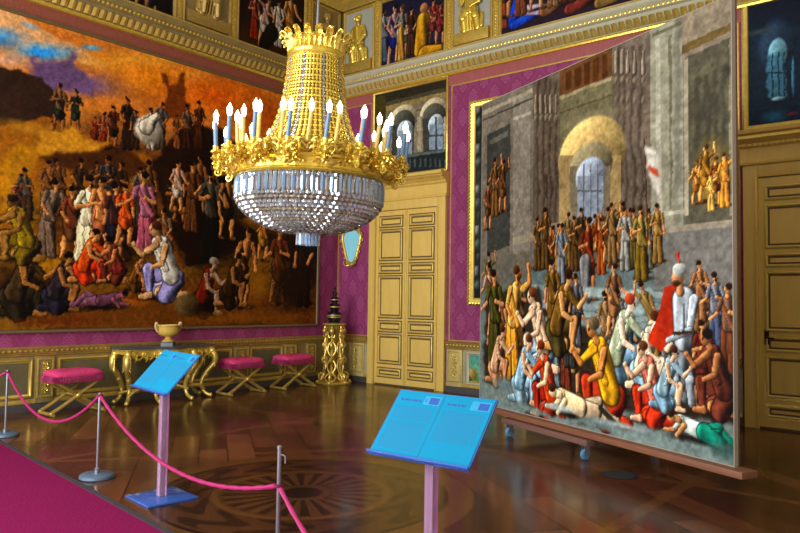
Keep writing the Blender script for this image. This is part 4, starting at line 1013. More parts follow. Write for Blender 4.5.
# doors
def door(name,x0,x1,handle=None,ol='ochre_dark'):
    o=st(MB(TB).box((x0+.17,0,0),(x1-.17,3.50,.03)).build(name,'ochre_dark',smooth=0))
    for a,c in ((x0,x0+.19),(x1-.19,x1)):
        k=MB(TB).box((a,0,0),(c,3.68,.085),.01)
        k.build('casing','ochre',o)
        e=c-.03 if a==x0 else a; MB(TB).box((e,.0,.085),(e+.03,3.5,.11),.005).build('casing_bead','ochre_line',o)
    MB(TB).box((x0+.19,3.50,0),(x1-.19,3.68,.085),.01).build('head_casing','ochre',o)
    MB(TB).run([(0,3.68),(.11,3.68),(.12,3.71),(.10,3.73),(.09,3.75),(.09,3.92),(.13,3.95),(.13,3.98),(.20,4.02),(.22,4.08),(.27,4.10),(.28,4.15),(0,4.15)],x0-.03,x1+.03).build('entablature','ochre',o)
    MB(TB).run([(.2,4.025),(.24,4.03),(.235,4.07),(.21,4.075)],x0-.035,x1+.035).build('gilt_moulding','gold',o)
    dt=MB(TB); n=int((x1-x0)/.07)
    for i in range(n):
        u=x0+(i+.5)*(x1-x0)/n; dt.box((u-.02,3.935,.09),(u+.02,3.975,.15))
    dt.build('dentil_row','ochre_line',o)
    mid=(x0+x1)/2
    for side,(a,c) in enumerate(((x0+.19,mid-.006),(mid+.006,x1-.19))):
        lf=MB(TB).box((a,.03,.03),(c,3.49,.055),.004).build('door_leaf','ochre',o)
        for z0,z1 in ((.17,.33),(.44,1.0),(1.07,1.27),(1.35,2.17),(2.24,2.42),(2.5,3.1),(3.17,3.37)):
            MB(TB).frame(a+.09,c-.09,z0,z1,[(0,.055),(0,.075),(.015,.082),(.028,.07),(.034,.06),(.034,.055)]).build('panel_moulding','ochre_line',lf)
            MB(TB).frame(a+.066,c-.066,z0-.024,z1+.024,[(0,.0555),(0,.0568),(.022,.0568),(.022,.0555)]).build('outer_groove',ol,lf)
            MB(TB).frame(a+.124,c-.124,z0+.034,z1-.034,[(0,.0555),(0,.0565),(.026,.0565),(.026,.0555)]).build('panel_groove','ochre_dark',lf)
    MB(TB).box((mid-.025,.03,.055),(mid+.025,3.49,.072),.008).build('meeting_stile','ochre_line',o)
    if handle:
        h=MB(TB).box((handle-.03,1.16,.055),(handle+.03,1.36,.075),.006); h.tube([(handle,1.26,.07),(handle,1.26,.12),(handle+.1,1.25,.125)],.012,8); h.build('door_handle','iron',o)
    return o
door('door_1',.97,2.9); door('door_2',8.11,10.16,8.40,'ochre_line')

# thin gilt fillets edging the silk hangings
def fillet(name,T,u0,u1,v0,v1): return st(MB(T).frame(u0,u1,v0,v1,[(0,0),(0,.018),(.012,.022),(.026,.018),(.026,0)]).build(name,'gold'))
fillet('trim_9',TB,2.96,8.06,.945,5.8); fillet('trim_10',TB,.02,.94,.945,5.8)

# ------------------------------------------------------------------ framed paintings
def picture(name,label,cat,T,u0,u1,v0,v1,prof,ops,res,bright,fm='gold',seed=1,w=.02,group=None,beads=0,inset=.05):
    base=T((u0+u1)/2,v0,0); o=thing(name,label,cat,base,0,group)
    MB(T).frame(u0,u1,v0,v1,prof).build('frame',fm,o)
    if beads:
        q=MB(T); a,b_=u0+.035,u1-.035; c_,d_=v0+.035,v1-.035; pts=[]
        for (xa,ya),(xb,yb) in (((a,c_),(b_,c_)),((b_,c_),(b_,d_)),((b_,d_),(a,d_)),((a,d_),(a,c_))):
            n=int(math.hypot(xb-xa,yb-ya)/beads*4); pts+=[(xa+(xb-xa)*i/n,ya+(yb-ya)*i/n,prof[2][1]) for i in range(n)]
        q.tube(pts,[.012+.014*abs(math.sin(i*PI/4)) for i in range(len(pts))],6,closed=True)
        q.build('frame_carving','bright_gold',o)
    c0=Vector(T(u0+inset,v0+inset,w)); U=Vector(T(1,0,0)); V=Vector((0,0,1)); N=Vector(T(0,0,1))
    p=Paint(u1-u0-2*inset,v1-v0-2*inset,res,seed).run(ops)
    p.build('canvas',c0,U,V,N,o,bright,back=.015)
    return o
SLIM=[(0,0),(0,.04),(.02,.05),(.045,.04),(.055,.028),(.055,0)]
picture('large_painting','huge painting of crowds on brown hills under an orange sky, filling the left wall','painting',TA,-12.6,-.58,1.14,5.79,[(0,0),(0,.05),(.015,.055),(.03,.05),(.045,.03),(.045,0)],PAINT['hist'],78,BR['hist'],'ochre_dark',2)
picture('overdoor_painting','dim painting of two grey stone arches above the closed ochre double door beside the corner','painting',TB,.97,2.9,4.17,5.99,SLIM,PAINT['over1'],90,BR['over1'],'gold',3,inset=.045)
picture('overdoor_painting','dark blue painting of a pointed window in a hall, above the right-hand door','painting',TB,8.1,10.15,4.17,6.08,[(0,0),(0,.05),(.03,.065),(.07,.05),(.085,.03),(.085,0)],PAINT['over2'],90,BR['over2'],'gold',4,inset=.08)
FR=[(0,.02),(0,.06),(.025,.075),(.05,.06),(.065,.035),(.065,.02)]
picture('frieze_painting','painting of figures in blue and gold robes in the frieze above the closed ochre door','painting',TB,1.12,2.84,6.46,7.9,FR,PAINT['fb1'],90,BR['fb'],'gold',5,w=.028,group='frieze paintings')
picture('frieze_painting','long painting with a bright blue robe in the frieze above the tall wheeled canvas','painting',TB,4.01,7.54,6.46,7.9,FR,PAINT['fb2'],60,BR['fb'],'gold',6,w=.028,group='frieze paintings')
picture('frieze_painting','brown painting of red and white robed figures in the left frieze beside the chandelier top','painting',TA,-2.84,-1.08,6.46,7.9,FR,PAINT['fa1'],80,BR['fa'],'old_gold',7,w=.028,group='frieze paintings')
picture('frieze_painting','dark long painting with shadowy figures in the left frieze, farthest from the corner','painting',TA,-8.24,-4.11,6.46,7.9,FR,PAINT['fa2'],50,BR['fa'],'old_gold',8,w=.028,group='frieze paintings')
# gilt framed picture hanging behind the easel canvas
DK=[('g',[(0,'2c2c2a'),(.5,'3a3c3a'),(1,'24282a')])]
for i in range(14): DK+=[('e',.05+.02*(i%3),3.5-i*.25,.05,.09,['7c8080','54605c','3c4440'][i%3],.3,0)]
picture('framed_painting','dark picture in a carved gilt frame half hidden behind the tall wheeled canvas','painting',TB,3.4,7.62,1.63,5.4,[(0,0),(0,.06),(.05,.085),(.10,.06),(.13,.03),(.13,0)],DK,30,1.2,'gold',9,beads=.065,inset=.12)
picture('dado_picture','small blue-green landscape panel set in the dado right of the closed ochre door','painting',TB,3.4,4.05,.19,.77,[(0,.036),(0,.06),(.02,.066),(.04,.05),(.05,.045),(.05,.036)],PAINT['dado'],110,BR['dado'],'cream',10,w=.046,inset=.045)

# ------------------------------------------------------------------ gilded relief panels of the frieze
def relief(label,T,u0,u1,var,fm):
    o=thing('gilded_relief',label,'relief',T((u0+u1)/2,6.46,0),0,'gilded reliefs of the frieze')
    MB(T).frame(u0,u1,6.46,7.9,FR).build('frame',fm,o)
    MB(T).box((u0+.06,6.52,.02),(u1-.06,7.84,.03)).build('background_panel','ground' if fm!='old_gold' else 'olive_rail',o,smooth=0)
    MB(T).box((u0+.07,6.52,.03),(u1-.07,6.74,.10),.01).build('plinth','old_gold' if fm=='old_gold' else 'gold',o)
    c=(u0+u1)/2; r=MB(T); s=1 if var%2==0 else -1
    def cap(a,ra,b,rb,n=9):
        pts=[tuple(Vector(a).lerp(Vector(b),i/(n-1))) for i in range(n)]; rr=[ra+(rb-ra)*i/(n-1) for i in range(n)]
        r.tube(pts,rr,10,flat=.6); r.ball(a,ra,2,(1,1,.6)); r.ball(b,rb,2,(1,1,.6))
    w=.075
    cap((c,7.12,w),.15,(c-s*.01,7.42,w),.125); cap((c-.1,7.45,w),.06,(c+.1,7.45,w),.06); cap((c,7.5,w),.045,(c,7.56,w+.01),.045)
    r.ball((c,7.64,w+.02),.078,2,(.9,1.15,.8)); r.ball((c+s*.01,7.69,w),.085,2,(1,.8,.8)); r.ball((c-s*.02,7.635,w+.085),.018,1)
    cap((c-.06,7.1,w+.02),.11,(c-.15,6.98,w+.06),.09); cap((c+.07,7.1,w+.02),.11,(c+.12,6.98,w+.06),.09)
    cap((c-.15,6.98,w+.05),.09,(c-.14,6.76,w+.01),.075); cap((c+.12,6.98,w+.05),.09,(c+.15,6.76,w+.01),.08)
    for k in range(7): cap((c-.16+k*.055,7.02,w+.05),.03,(c-.2+k*.065,6.76,w),.035)
    cap((c-s*.14,7.44,w),.055,(c-s*.2,7.24,w+.04),.045); cap((c-s*.2,7.24,w+.04),.043,(c-s*.05,7.16,w+.1),.035)
    cap((c+s*.14,7.44,w),.055,(c+s*.22,7.26,w+.03),.045); cap((c+s*.22,7.26,w+.03),.043,(c+s*.2,7.46,w+.06) if var>1 else (c+s*.1,7.08,w+.11),.033)
    if var>1: r.tube([(c+s*.2,6.76,w+.05),(c+s*.21,7.78,w+.05)],.014,8)
    else: cap((c+s*.22,6.78,w),.06,(c+s*.2,6.95,w),.07)
    cap((c-s*.2,6.8,w-.02),.07,(c-s*.22,7.0,w-.02),.05)
    r.build('seated_figure','old_gold' if fm=='old_gold' else 'bright_gold',o)
relief('gilded seated figure relief on the back frieze right beside the room corner',TB,.10,1.0,0,'gold')
relief('gilded seated figure with staff between the two paintings of the back frieze',TB,2.96,3.89,3,'gold')
relief('dim gilded figure relief on the left frieze directly beside the room corner',TA,-.96,-.1,0,'old_gold')
relief('dim gilded figure with staff between two paintings of the left frieze',TA,-3.99,-2.96,2,'old_gold')

# ------------------------------------------------------------------ wheeled display canvas
E0=Vector((5.314,-2.544,0)); E1=Vector((9.049,-4.246,0)); eu=(E1-E0).normalized(); en=Vector((eu.y,-eu.x,0)); EW=(E1-E0).length; EH=4.174   # en faces the viewer
TE=lambda u,v,w: tuple(E0+eu*u+en*w+Vector((0,0,v)))
ez=thing('display_canvas','tall unframed painting of a crowded stone hall standing on a wheeled wooden base','painting',tuple((E0+E1)/2))
Paint(EW,EH,82,11).run(PAINT['easel']).build('canvas',E0+Vector((0,0,.3)),eu,Vector((0,0,1)),en,ez,BR['easel'],back=.035)
MB(TE).frame(-.006,EW+.006,.295,.3+EH+.006,[(0,-.045),(0,.002),(.008,.002),(.008,-.045)]).build('canvas_edge','raw_back',ez)
b=MB(TE)
b.box((.02,.3,-.10),(.12,.3+EH,-.045)).box((EW-.12,.3,-.10),(EW-.02,.3+EH,-.045))
for z in (1.3,2.4,3.5,4.35): b.box((.12,z-.05,-.10),(EW-.12,z+.05,-.045))
b.build('stretcher_frame','pine',ez)
l=MB(TE).box((-.12,.235,-.08),(EW+.17,.295,.115),.004).build('ledge','pine',ez)
U0,U1=.9,2.32
b=MB(TE); b.box((U0-.1,.165,.06),(U1+.09,.225,.18),.004); b.box((U1-.06,.165,-.95),(U1+.06,.225,.06),.004); b.box((U0-.06,.165,-.95),(U0+.06,.225,.06),.004); b.box((U0-.06,.165,-1.03),(U1+.06,.225,-.95),.004)
b.build('dolly_frame','pine_top',ez)
b=MB(TE)
for u in (U0,U1): b.tube([(u,.225,-.92),(u,2.6,-.10)],.03,6)
b.build('prop_strut','pine',ez)
for u,w in ((U0,.12),(U1,.12),(U0,-.9),(U1+.1*0,-.9)):
    c=MB(TE).box((u-.04,.15,w-.04),(u+.04,.165,w+.04)); 
    for sg in (-1,1): c.box((u+sg*.026-.004,.05,w-.035),(u+sg*.026+.004,.15,w+.03))
    c=c.build('caster','caster_metal',ez)
    q=MB(TE); q.tube([(u-.02,.06,w),(u-.012,.06,w),(u+.012,.06,w),(u+.02,.06,w)],[.05,.06,.06,.05],20); q.build('wheel','caster',c)

# ------------------------------------------------------------------ chandelier
CX,CY=6.104,-6.571; CZ=2.17
ch=thing('chandelier','great gilt and crystal chandelier with two rings of lit electric candles above the floor medallion','chandelier',(CX,CY,CZ))
zz=lambda prof:[(r,z-CZ) for r,z in prof]
MB().lathe(zz([(.012,3.9),(.012,8.17)]),n=8).build('suspension_rod','steel',ch,True)
MB().lathe(zz([(.02,8.05),(.1,8.1),(.22,8.16),(.22,8.19)]),n=24).build('ceiling_rose','gold',ch,True)
MB().lathe(zz([(.215,3.835),(.243,3.84),(.256,3.855),(.25,3.87),(.258,3.89),(.247,3.91),(.215,3.91)]),n=48,closed=True).build('crown_band','bright_gold',ch,True)
MB().lathe(zz([(0,3.82),(.15,3.82),(.222,3.845),(.2,3.88),(0,3.9)]),n=24).build('crown_cap','old_gold',ch,True)
def crown_leaf(big):
    b=MB(); k=1 if big else .82; w=.030*k
    prof=[(.245,3.905),(.254,3.955),(.267,4.005),(.288,4.045),(.313,4.06),(.325,4.042)]
    if not big: prof=[(.245,3.905),(.25,3.94),(.26,3.97),(.278,3.99),(.295,3.99),(.30,3.978)]
    ws=[.5,.85,1.0,.95,.7,.25]
    L=[];Cn=[];R=[]
    for (r,z),q in zip(prof,ws):
        L.append((r+.008,-w*q,z-CZ));Cn.append((r-.006,0,z-CZ+.006));R.append((r+.008,w*q,z-CZ))
    for i in range(5):
        b.face([L[i],Cn[i],Cn[i+1],L[i+1]]); b.face([Cn[i],R[i],R[i+1],Cn[i+1]])
    bmesh.ops.remove_doubles(b.bm,verts=b.bm.verts,dist=1e-5); bmesh.ops.solidify(b.bm,geom=list(b.bm.faces),thickness=.006)
    b.tube([(r-.01,0,z-CZ+.006) for r,z in prof],.007*k,6); b.ball((prof[-1][0],0,prof[-1][1]-CZ),.014*k,1)
    for i in (1,2,3):
        for sg in (-1,1): b.ball((prof[i][0]-.004,sg*w*ws[i]*.6,prof[i][1]-CZ),.011*k,1)
    return b
l0=crown_leaf(True).build('crown_leaf','bright_gold',ch,True); l1=crown_leaf(False).build('crown_leaf','gold',ch,True); l1.rotation_euler=(0,0,PI/18)
for i in range(1,18): cp(l0,ch,2*PI*i/18); cp(l1,ch,2*PI*(i+.5)/18)
# bead strings of the upper cascade
PRO=[(.24,3.84),(.245,3.75),(.255,3.64),(.272,3.51),(.298,3.38),(.33,3.26),(.37,3.15),(.43,3.05),(.52,2.96),(.6,2.9)]
def rz(t):
    s=t*(len(PRO)-1); i=min(int(s),len(PRO)-2); k=s-i; return PRO[i][0]+(PRO[i+1][0]-PRO[i][0])*k, PRO[i][1]+(PRO[i+1][1]-PRO[i][1])*k
def string(m,wd,n):
    b=MB(); d=0; 
    for i in range(n):
        r,z=rz((i+.5)/n); b.ball((r+(.006 if i%2 else 0),0,z-CZ),.017,1,(.7,wd*(.75+.5*r/.35)*(1 if i%2==0 else .7),.95))
    return b.build('bead_string',m,ch,True)
s0=string('bright_gold',1.0,38); s1=string('crystal',.9,38)
for i in range(54):
    if i==0: continue
    src=s1 if i%6 in (2,) else s0
    if i==2: s1.rotation_euler=(0,0,2*PI*2/54); continue
    cp(src,ch,2*PI*i/54)
MB().lathe(zz([(r*.93-.008,z) for r,z in PRO]),n=48).build('inner_frame','old_gold',ch,True)
# main ring
MB().lathe(zz([(.55,2.735),(.665,2.735),(.685,2.75),(.675,2.765),(.66,2.775),(.665,2.84),(.685,2.855),(.68,2.875),(.62,2.89),(.55,2.88)]),n=72,closed=True).build('main_ring','bright_gold',ch,True)
orn=MB(); orn.ball((.675,0,2.81-CZ),.035,2,(.5,1.5,1))
for sg in (-1,1):
    orn.tube([(.676,sg*.05,2.81-CZ),(.68,sg*.09,2.835-CZ),(.678,sg*.12,2.81-CZ),(.676,sg*.1,2.79-CZ)],[.014,.012,.01,.006],6); orn.ball((.676,sg*.14,2.805-CZ),.014,1)
o0=orn.build('ring_ornament','gold',ch,True)
for i in range(1,12): cp(o0,ch,2*PI*i/12)
# candle arms
def arm(outer):
    b=MB(); z0=lambda z:z-CZ
    if outer: path=bez([(.66,0,z0(2.87)),(.74,0,z0(2.80)),(.90,0,z0(2.84)),(.845,0,z0(2.91))],16); X,Z=.845,2.905
    else: path=bez([(.56,0,z0(2.90)),(.64,0,z0(2.84)),(.72,0,z0(2.89)),(.652,0,z0(2.96))],14); X,Z=.65,2.96
    b.tube(path,[.016-.005*i/len(path) for i in range(len(path))],8)
    b.tube(spiral((X-.075,0,z0(Z-.075)),.055,.008,1.4,-.6),.011,6); b.tube(spiral((X-.16,.012,z0(Z-.055)),.045,.008,-1.3,2.2),.010,6)
    b.tube(spiral((X-.02,-.012,z0(Z-.115)),.035,.006,1.3,2.6),.009,6)
    for k in range(7):   # leaves and buds along the scroll
        p=path[min(len(path)-1,2+2*k)]; sg=1 if k%2 else -1
        b.tube([(p[0],0,p[2]),(p[0]+.01,sg*.04,p[2]+.035),(p[0]+.02,sg*.065,p[2]+.03)],[.012,.015,.003],6,flat=.5); b.ball((p[0],sg*.045,p[2]-.015),.015,1)
    b.tube(spiral((X-.12,.03,z0(Z+.01)),.05,.008,1.4,-.9),.011,6); b.tube(spiral((X-.22,-.03,z0(Z+.01)),.05,.008,-1.3,2.4),.011,6)
    for q_,(ax,az) in enumerate(((-.06,.02),(-.15,.06),(-.24,.04),(-.12,-.03),(-.2,-.04))):
        for sg in (-1,1): b.tube([(X+ax,sg*.01,z0(Z+az-.03)),(X+ax+.01,sg*.045,z0(Z+az+.01)),(X+ax+.03,sg*.07,z0(Z+az+.02))],[.013,.018,.003],6,flat=.5); b.ball((X+ax,sg*.055,z0(Z+az-.02)),.016,1)
    for sg in (-1,1):
        b.tube(bez([(X-.1,0,z0(Z-.06)),(X-.06,sg*.09,z0(Z-.08)),(X-.02,sg*.1,z0(Z+.0)),(X-.05,sg*.075,z0(Z+.03))],9),[.010]*8+[.014],6)
        b.ball((X-.05,sg*.075,z0(Z+.03)),.018,1,(1,1,1.3))
    b.lathe([(.004,z0(Z-.045)),(.014,z0(Z-.03)),(.012,z0(Z-.01)),(.042,z0(Z+.0)),(.046,z0(Z+.012)),(.02,z0(Z+.012)),(.024,z0(Z+.035)),(.028,z0(Z+.055)),(.016,z0(Z+.056))],(X,0),12)
    b.lathe([(.002,z0(Z-.135)),(.012,z0(Z-.12)),(.009,z0(Z-.1)),(.016,z0(Z-.08)),(.006,z0(Z-.06))],(X-.03,0),8)
    o=b.build('candle_arm','bright_gold' if outer else 'gold',ch,True)
    t=.018
    c=MB().tube([(X,0,z0(Z+.05)),(X+t*.8,t,z0(Z+.255))],.0165,10).build('candle_tube','candle_cool_lit' if outer else 'candle_warm_lit',o,True)
    f=MB().lathe([(.006,z0(Z+.25)),(.019,z0(Z+0.270)),(.024,z0(Z+0.325)),(.02,z0(Z+0.325)),(.010,z0(Z+0.350)),(0,z0(Z+0.368))],(X+t*.8,t),10).build('bulb','bulb',o,True)
    return o
a0=arm(True); a1=arm(False)
a0.rotation_euler=(0,0,.07); a1.rotation_euler=(0,0,.07+PI/18)
for i in range(1,18): cp(a0,ch,.07+2*PI*i/18); cp(a1,ch,.07+2*PI*(i+.5)/18)
ax=Vector((rt.x,rt.y,0)).normalized(); fwd=Vector((fw.x,fw.y,0)).normalized()
# crystal bowl
def crystal_row(r,z,n,m,w,h,d,drop=0,name='crystal_row'):
    b=MB()
    for i in range(n):
        a=2*PI*i/n; c,s=math.cos(a),math.sin(a); rad=(c,s); tan=(-s,c)
        v=[]
        for dz,k in ((h/2,.45),(h*.28,1),(-h*.28,1),(-h/2,.3)):
            for x,y in ((-w/2*k,0),(0,d*k),(w/2*k,0),(0,-d*k)):
                v.append(b.bm.verts.new((rad[0]*(r+y)+tan[0]*x,rad[1]*(r+y)+tan[1]*x,z-CZ+dz)))
        for q in range(3):
            for j in range(4): b.bm.faces.new((v[q*4+j],v[q*4+(j+1)%4],v[q*4+4+(j+1)%4],v[q*4+4+j]))
        b.bm.faces.new(v[0:4][::-1]); b.bm.faces.new(v[12:16])
    return b.build(name,m,ch,True,smooth=0)
crystal_row(.655,2.645,52,'crystal_blue',.034,.16,.012,name='prism_band'); crystal_row(.650,2.635,52,'crystal',.034,.15,.012,name='prism_band').rotation_euler=(0,0,PI/52); crystal_row(.645,2.715,88,'crystal',.036,.04,.014)
BW=[(.648,2.56),(.632,2.525),(.608,2.49),(.58,2.46),(.548,2.432),(.512,2.406),(.474,2.383),(.434,2.362),(.392,2.344),(.35,2.329),(.306,2.316),(.262,2.306),(.22,2.298),(.17,2.293),(.12,2.29)]
for i,(r,z) in enumerate(BW): crystal_row(r,z,max(14,int(2*PI*r/.05)),('crystal','crystal_dim','crystal')[i%3],.040,.038,.016)
rb=MB()
for r,z in BW[1::3]: rb.tube([((r-.012)*math.cos(2*PI*k/60),(r-.012)*math.sin(2*PI*k/60),z-CZ+.004) for k in range(60)],.005,6,closed=True)
rb.build('bowl_hoop','gold',ch,True)
MB().lathe(zz([(.0,2.27),(.08,2.275),(.115,2.29),(.1,2.31),(.0,2.315)]),n=24).build('bottom_cap','gold',ch,True)
pm=MB(); 
pm.prism([(-.013,0),(0,.008),(.013,0),(0,-.008)],2.175-CZ,2.275-CZ); 
for v in pm.bm.verts: v.co.x+=.0; 
bmesh.ops.translate(pm.bm,verts=pm.bm.verts,vec=(0,0,0))
for v in pm.bm.verts: v.co=Vector((.1+v.co.y,v.co.x,v.co.z))
p0=pm.build('pendant_prism','crystal_blue',ch,True,smooth=0)
for i in range(1,20): cp(p0,ch,2*PI*i/20)
ch.rotation_mode='QUATERNION'; ch.rotation_quaternion=__import__('mathutils').Quaternion(fwd,math.radians(1.3))
p1=MB().lathe(zz([(.0,2.165),(.02,2.19),(.028,2.22),(.012,2.25),(.01,2.275)]),n=8).build('centre_drop','crystal',ch,True,smooth=0)

# ------------------------------------------------------------------ console table, vase
CY0=-4.30; KY=.89
cs=thing('console_table','carved gilt console table with a dark marble top standing against the left wall','table',(.09,CY0,0)); CS=cs
def top_outline(s=1,n=24):
    pts=[(.0,-.95),(.0,.95)]
    for i in range(n+1):
        t=1-2*i/n; x=.50+.10*math.cos(t*PI/2*1)**2*1.0-.09*abs(t)**3+.04*math.cos(t*PI*2)*(1-abs(t)); pts.append((x*s,t*.95))
    return pts
MB().prism(top_outline(),.865,.90).build('marble_top','marble',CS,True)
ap=MB(); out=top_outline(.93)[2:]
for (x,y),(x2,y2) in zip(out,out[1:]): ap.prism([(x,y*.95),(x2,y2*.95),(x2-.04,y2*.95),(x-.04,y*.95)],.77+.03*math.cos(y*7),.866)
ap.prism([(0,-.9),(.42,-.9),(.42,-.86),(0,-.86)],.79,.866); ap.prism([(0,.86),(.42,.86),(.42,.9),(0,.9)],.79,.866)
rim=[(x+.01,y,.858) for x,y in out]; ap.tube(rim,.016,8)
ap.build('apron','gold',CS,True)
gl=MB()
for k in range(-4,5):
    y=k*.19; x=[p for p in out if abs(p[1]-y)<.07][0][0]
    gl.tube([(x+.01,y+.05*math.cos(a),.78+.05*math.sin(a)) for a in [i*2*PI/12 for i in range(12)]],.014,6,closed=True); gl.ball((x+.015,y,.78),.035,1,(.7,1,1.2))
    gl.tube([(x,y,.75),(x+.02,y+.03,.70),(x,y+.02,.66)],[.02,.018,.005],6)
    gl.tube([(x+.005,y,.76),(x+.01,y+.09,.70),(x+.005,y+.19,.76)],[.012,.02,.012],6)
gl.build('carved_garland','bright_gold',CS,True)
def cab(x,y,dx,dy,front=True):
    L=[(x,y,.84),(x+dx*.13,y+dy*.13,.74),(x+dx*.15,y+dy*.15,.60),(x+dx*.01,y+dy*.01,.43),(x-dx*.08,y-dy*.08,.25),(x-dx*.03,y-dy*.03,.10),(x+dx*.08,y+dy*.08,.035)]
    b=MB(); p=catmull(L,7); n=len(p); b.tube(p,[.066-.034*min(1,i/n*1.3) for i in range(n)],10)
    b.ball((x+dx*.09,y+dy*.09,.04),.04,2); b.ball((x+dx*.1,y+dy*.1,.79),.065,2); b.ball((x+dx*.15,y+dy*.15,.68),.05,2,(1,1,1.4)); b.ball((x+dx*.0,y+dy*.0,.4),.045,2,(1,1,1.5))
    for a in range(5): b.tube([(x+dx*.1,y+dy*.1,.74-.05*a),(x+dx*.16+dy*.05,y+dy*.16-dx*.05,.76-.05*a),(x+dx*.16+dy*.07,y+dy*.16-dx*.07,.72-.05*a)],[.012,.016,.004],6); b.tube([(x+dx*.1,y+dy*.1,.74-.05*a),(x+dx*.16-dy*.05,y+dy*.16+dx*.05,.76-.05*a),(x+dx*.16-dy*.07,y+dy*.16+dx*.07,.72-.05*a)],[.012,.016,.004],6)
    return b.build('leg','gold',CS,True)
cab(.36,-.80,.7,-.7); cab(.36,.80,.7,.7); cab(.46,-.30,1,-.1); cab(.46,.34,1,.1); cab(.07,-.80,.1,-.9); cab(.07,.80,.1,.9)
sb=MB()
for y in (-.8,.8):
    sg=1 if y>0 else -1
    sb.tube(catmull([(.34,y*.97,.14),(.34,sg*.62,.22),(.24,sg*.4,.19),(.25,sg*.16,.25),(.25,0,.27)],8),[.03]*33,8); sb.tube(catmull([(.07,y,.16),(.16,sg*.6,.2),(.24,sg*.4,.19)],8),.024,8)
sb.tube(catmull([(.45,-.3,.18),(.36,-.16,.25),(.25,0,.27)],8),.024,8); sb.tube(catmull([(.45,.34,.18),(.36,.16,.25),(.25,0,.27)],8),.024,8)
sb.build('stretcher','gold',CS,True)
MB().lathe([(.01,.25),(.07,.26),(.09,.29),(.05,.32),(.06,.36),(.09,.40),(.1,.44),(.06,.48),(.025,.5),(.03,.53),(0,.55)],(.25,0),16,gad=.08,gn=8).build('centre_finial','bright_gold',CS,True)
for ch_ in list(cs.children): ch_.scale=(1,KY,1)
vs=thing('urn','cream two-handled bowl urn on a dark foot, standing on the console table','vase',(.36,CY0+.02,.901))
MB().lathe([(0,0),(.135,0),(.135,.05),(.12,.06),(0,.06)],n=4).build('foot_block','marble',vs,True)
MB().lathe([(0,.06),(.10,.06),(.105,.075),(.07,.09),(.045,.12),(.05,.14),(.10,.15),(.155,.18),(.18,.23),(.18,.29),(.19,.315),(.21,.32),(.21,.335),(.18,.335),(.165,.27),(.1,.2),(0,.19)],n=32,gad=.02,gn=16).build('bowl','alabaster',vs,True)
for sg in (-1,1):
    MB().tube(catmull([(0,sg*.16,.21),(0,sg*.20,.23),(0,sg*.235,.29),(0,sg*.235,.35),(0,sg*.21,.365),(0,sg*.195,.33)],6),.016,8).ball((0,sg*.222,.36),.026,2).build('handle','leather',vs,True)

# ------------------------------------------------------------------ folding stools
def stool(name,label,loc):
    o=thing(name,label,'stool',loc,0,'rose cushioned folding stools along the left wall')
    b=MB(); n=14
    W,D=.37,.24
    prof=[(.0,.455),(.75,.455),(.95,.47),(1.0,.505),(.98,.545),(.86,.572),(.5,.585),(0,.59)]
    rings=[]
    for k,z in prof:
        ring=[]
        for i in range(40):
            a=2*PI*i/40; c,s=math.cos(a),math.sin(a); e=.35
            ring.append((D*k*math.copysign(abs(c)**e,c),W*k*math.copysign(abs(s)**e,s),z+.05+.012*math.sin(3*a)*(k>.4)))
        rings.append(b._v(ring))
    for a,c in zip(rings,rings[1:]):
        for i in range(40): b.bm.faces.new((a[i],a[(i+1)%40],c[(i+1)%40],c[i]))
    b.bm.faces.new(rings[0][::-1]); b.bm.faces.new(rings[-1])
    cu=b.build('cushion','pink',o,True,smooth=60)
    f=MB(); rows=[]
    for z,k in ((.555,.985),(.53,1.03),(.50,1.045),(.47,1.04)):
        row=[]
        for i in range(152):
            a=2*PI*i/152; c,q=math.cos(a),math.sin(a); e=.35; kk=k+(.012 if i%2 else -.012)
            row.append((D*kk*math.copysign(abs(c)**e,c),W*kk*math.copysign(abs(q)**e,q),z-(.02*(i%4==1) if z<.48 else 0)))
        rows.append(f._v(row))
    for a,c in zip(rows,rows[1:]):
        for i in range(152): f.bm.faces.new((a[i],a[(i+1)%152],c[(i+1)%152],c[i]))
    bmesh.ops.solidify(f.bm,geom=list(f.bm.faces),thickness=.006)
    f.build('fringe','fringe',cu,True)
    for x in (-.17,.17):
        for sg in (-1,1):
            p=catmull([(x,sg*.36,.05),(x,sg*.22,.13),(x,0,.27),(x,-sg*.2,.40),(x,-sg*.32,.48)],6)
            MB().tube(p,[.032-.005*math.sin(i/len(p)*PI) for i in range(len(p))],8).ball((x,sg*.37,.045),.034,1,(1,1.2,1)).build('leg','old_gold',o,True)
    for sg in (-1,1): MB().tube([(-.2,sg*.37,.028),(0,sg*.37,.028),(.24,sg*.37,.026)],.025,8).build('foot_rail','old_gold',o,True)
    q=MB(); q.tube([(-.17,0,.27),(.17,0,.27)],.02,8)
    for x in (-.20,.20): q.ball((x,0,.27),.04,2,(.5,1,1))
    q.build('pivot_rod','gold',o,True)
    MB().box((-.19,-.35,.45),(.19,.35,.508),.008).build('seat_frame','old_gold',o,True)
    return o
s1=stool('folding_stool','rose cushioned folding stool left of the gilt console table',(.52,-5.92,0))
dup(s1,(.50,-2.88,0),0,'rose cushioned folding stool just right of the gilt console table')
dup(s1,(.50,-1.66,0),0,'rose cushioned folding stool between the other stool and the corner pedestal')

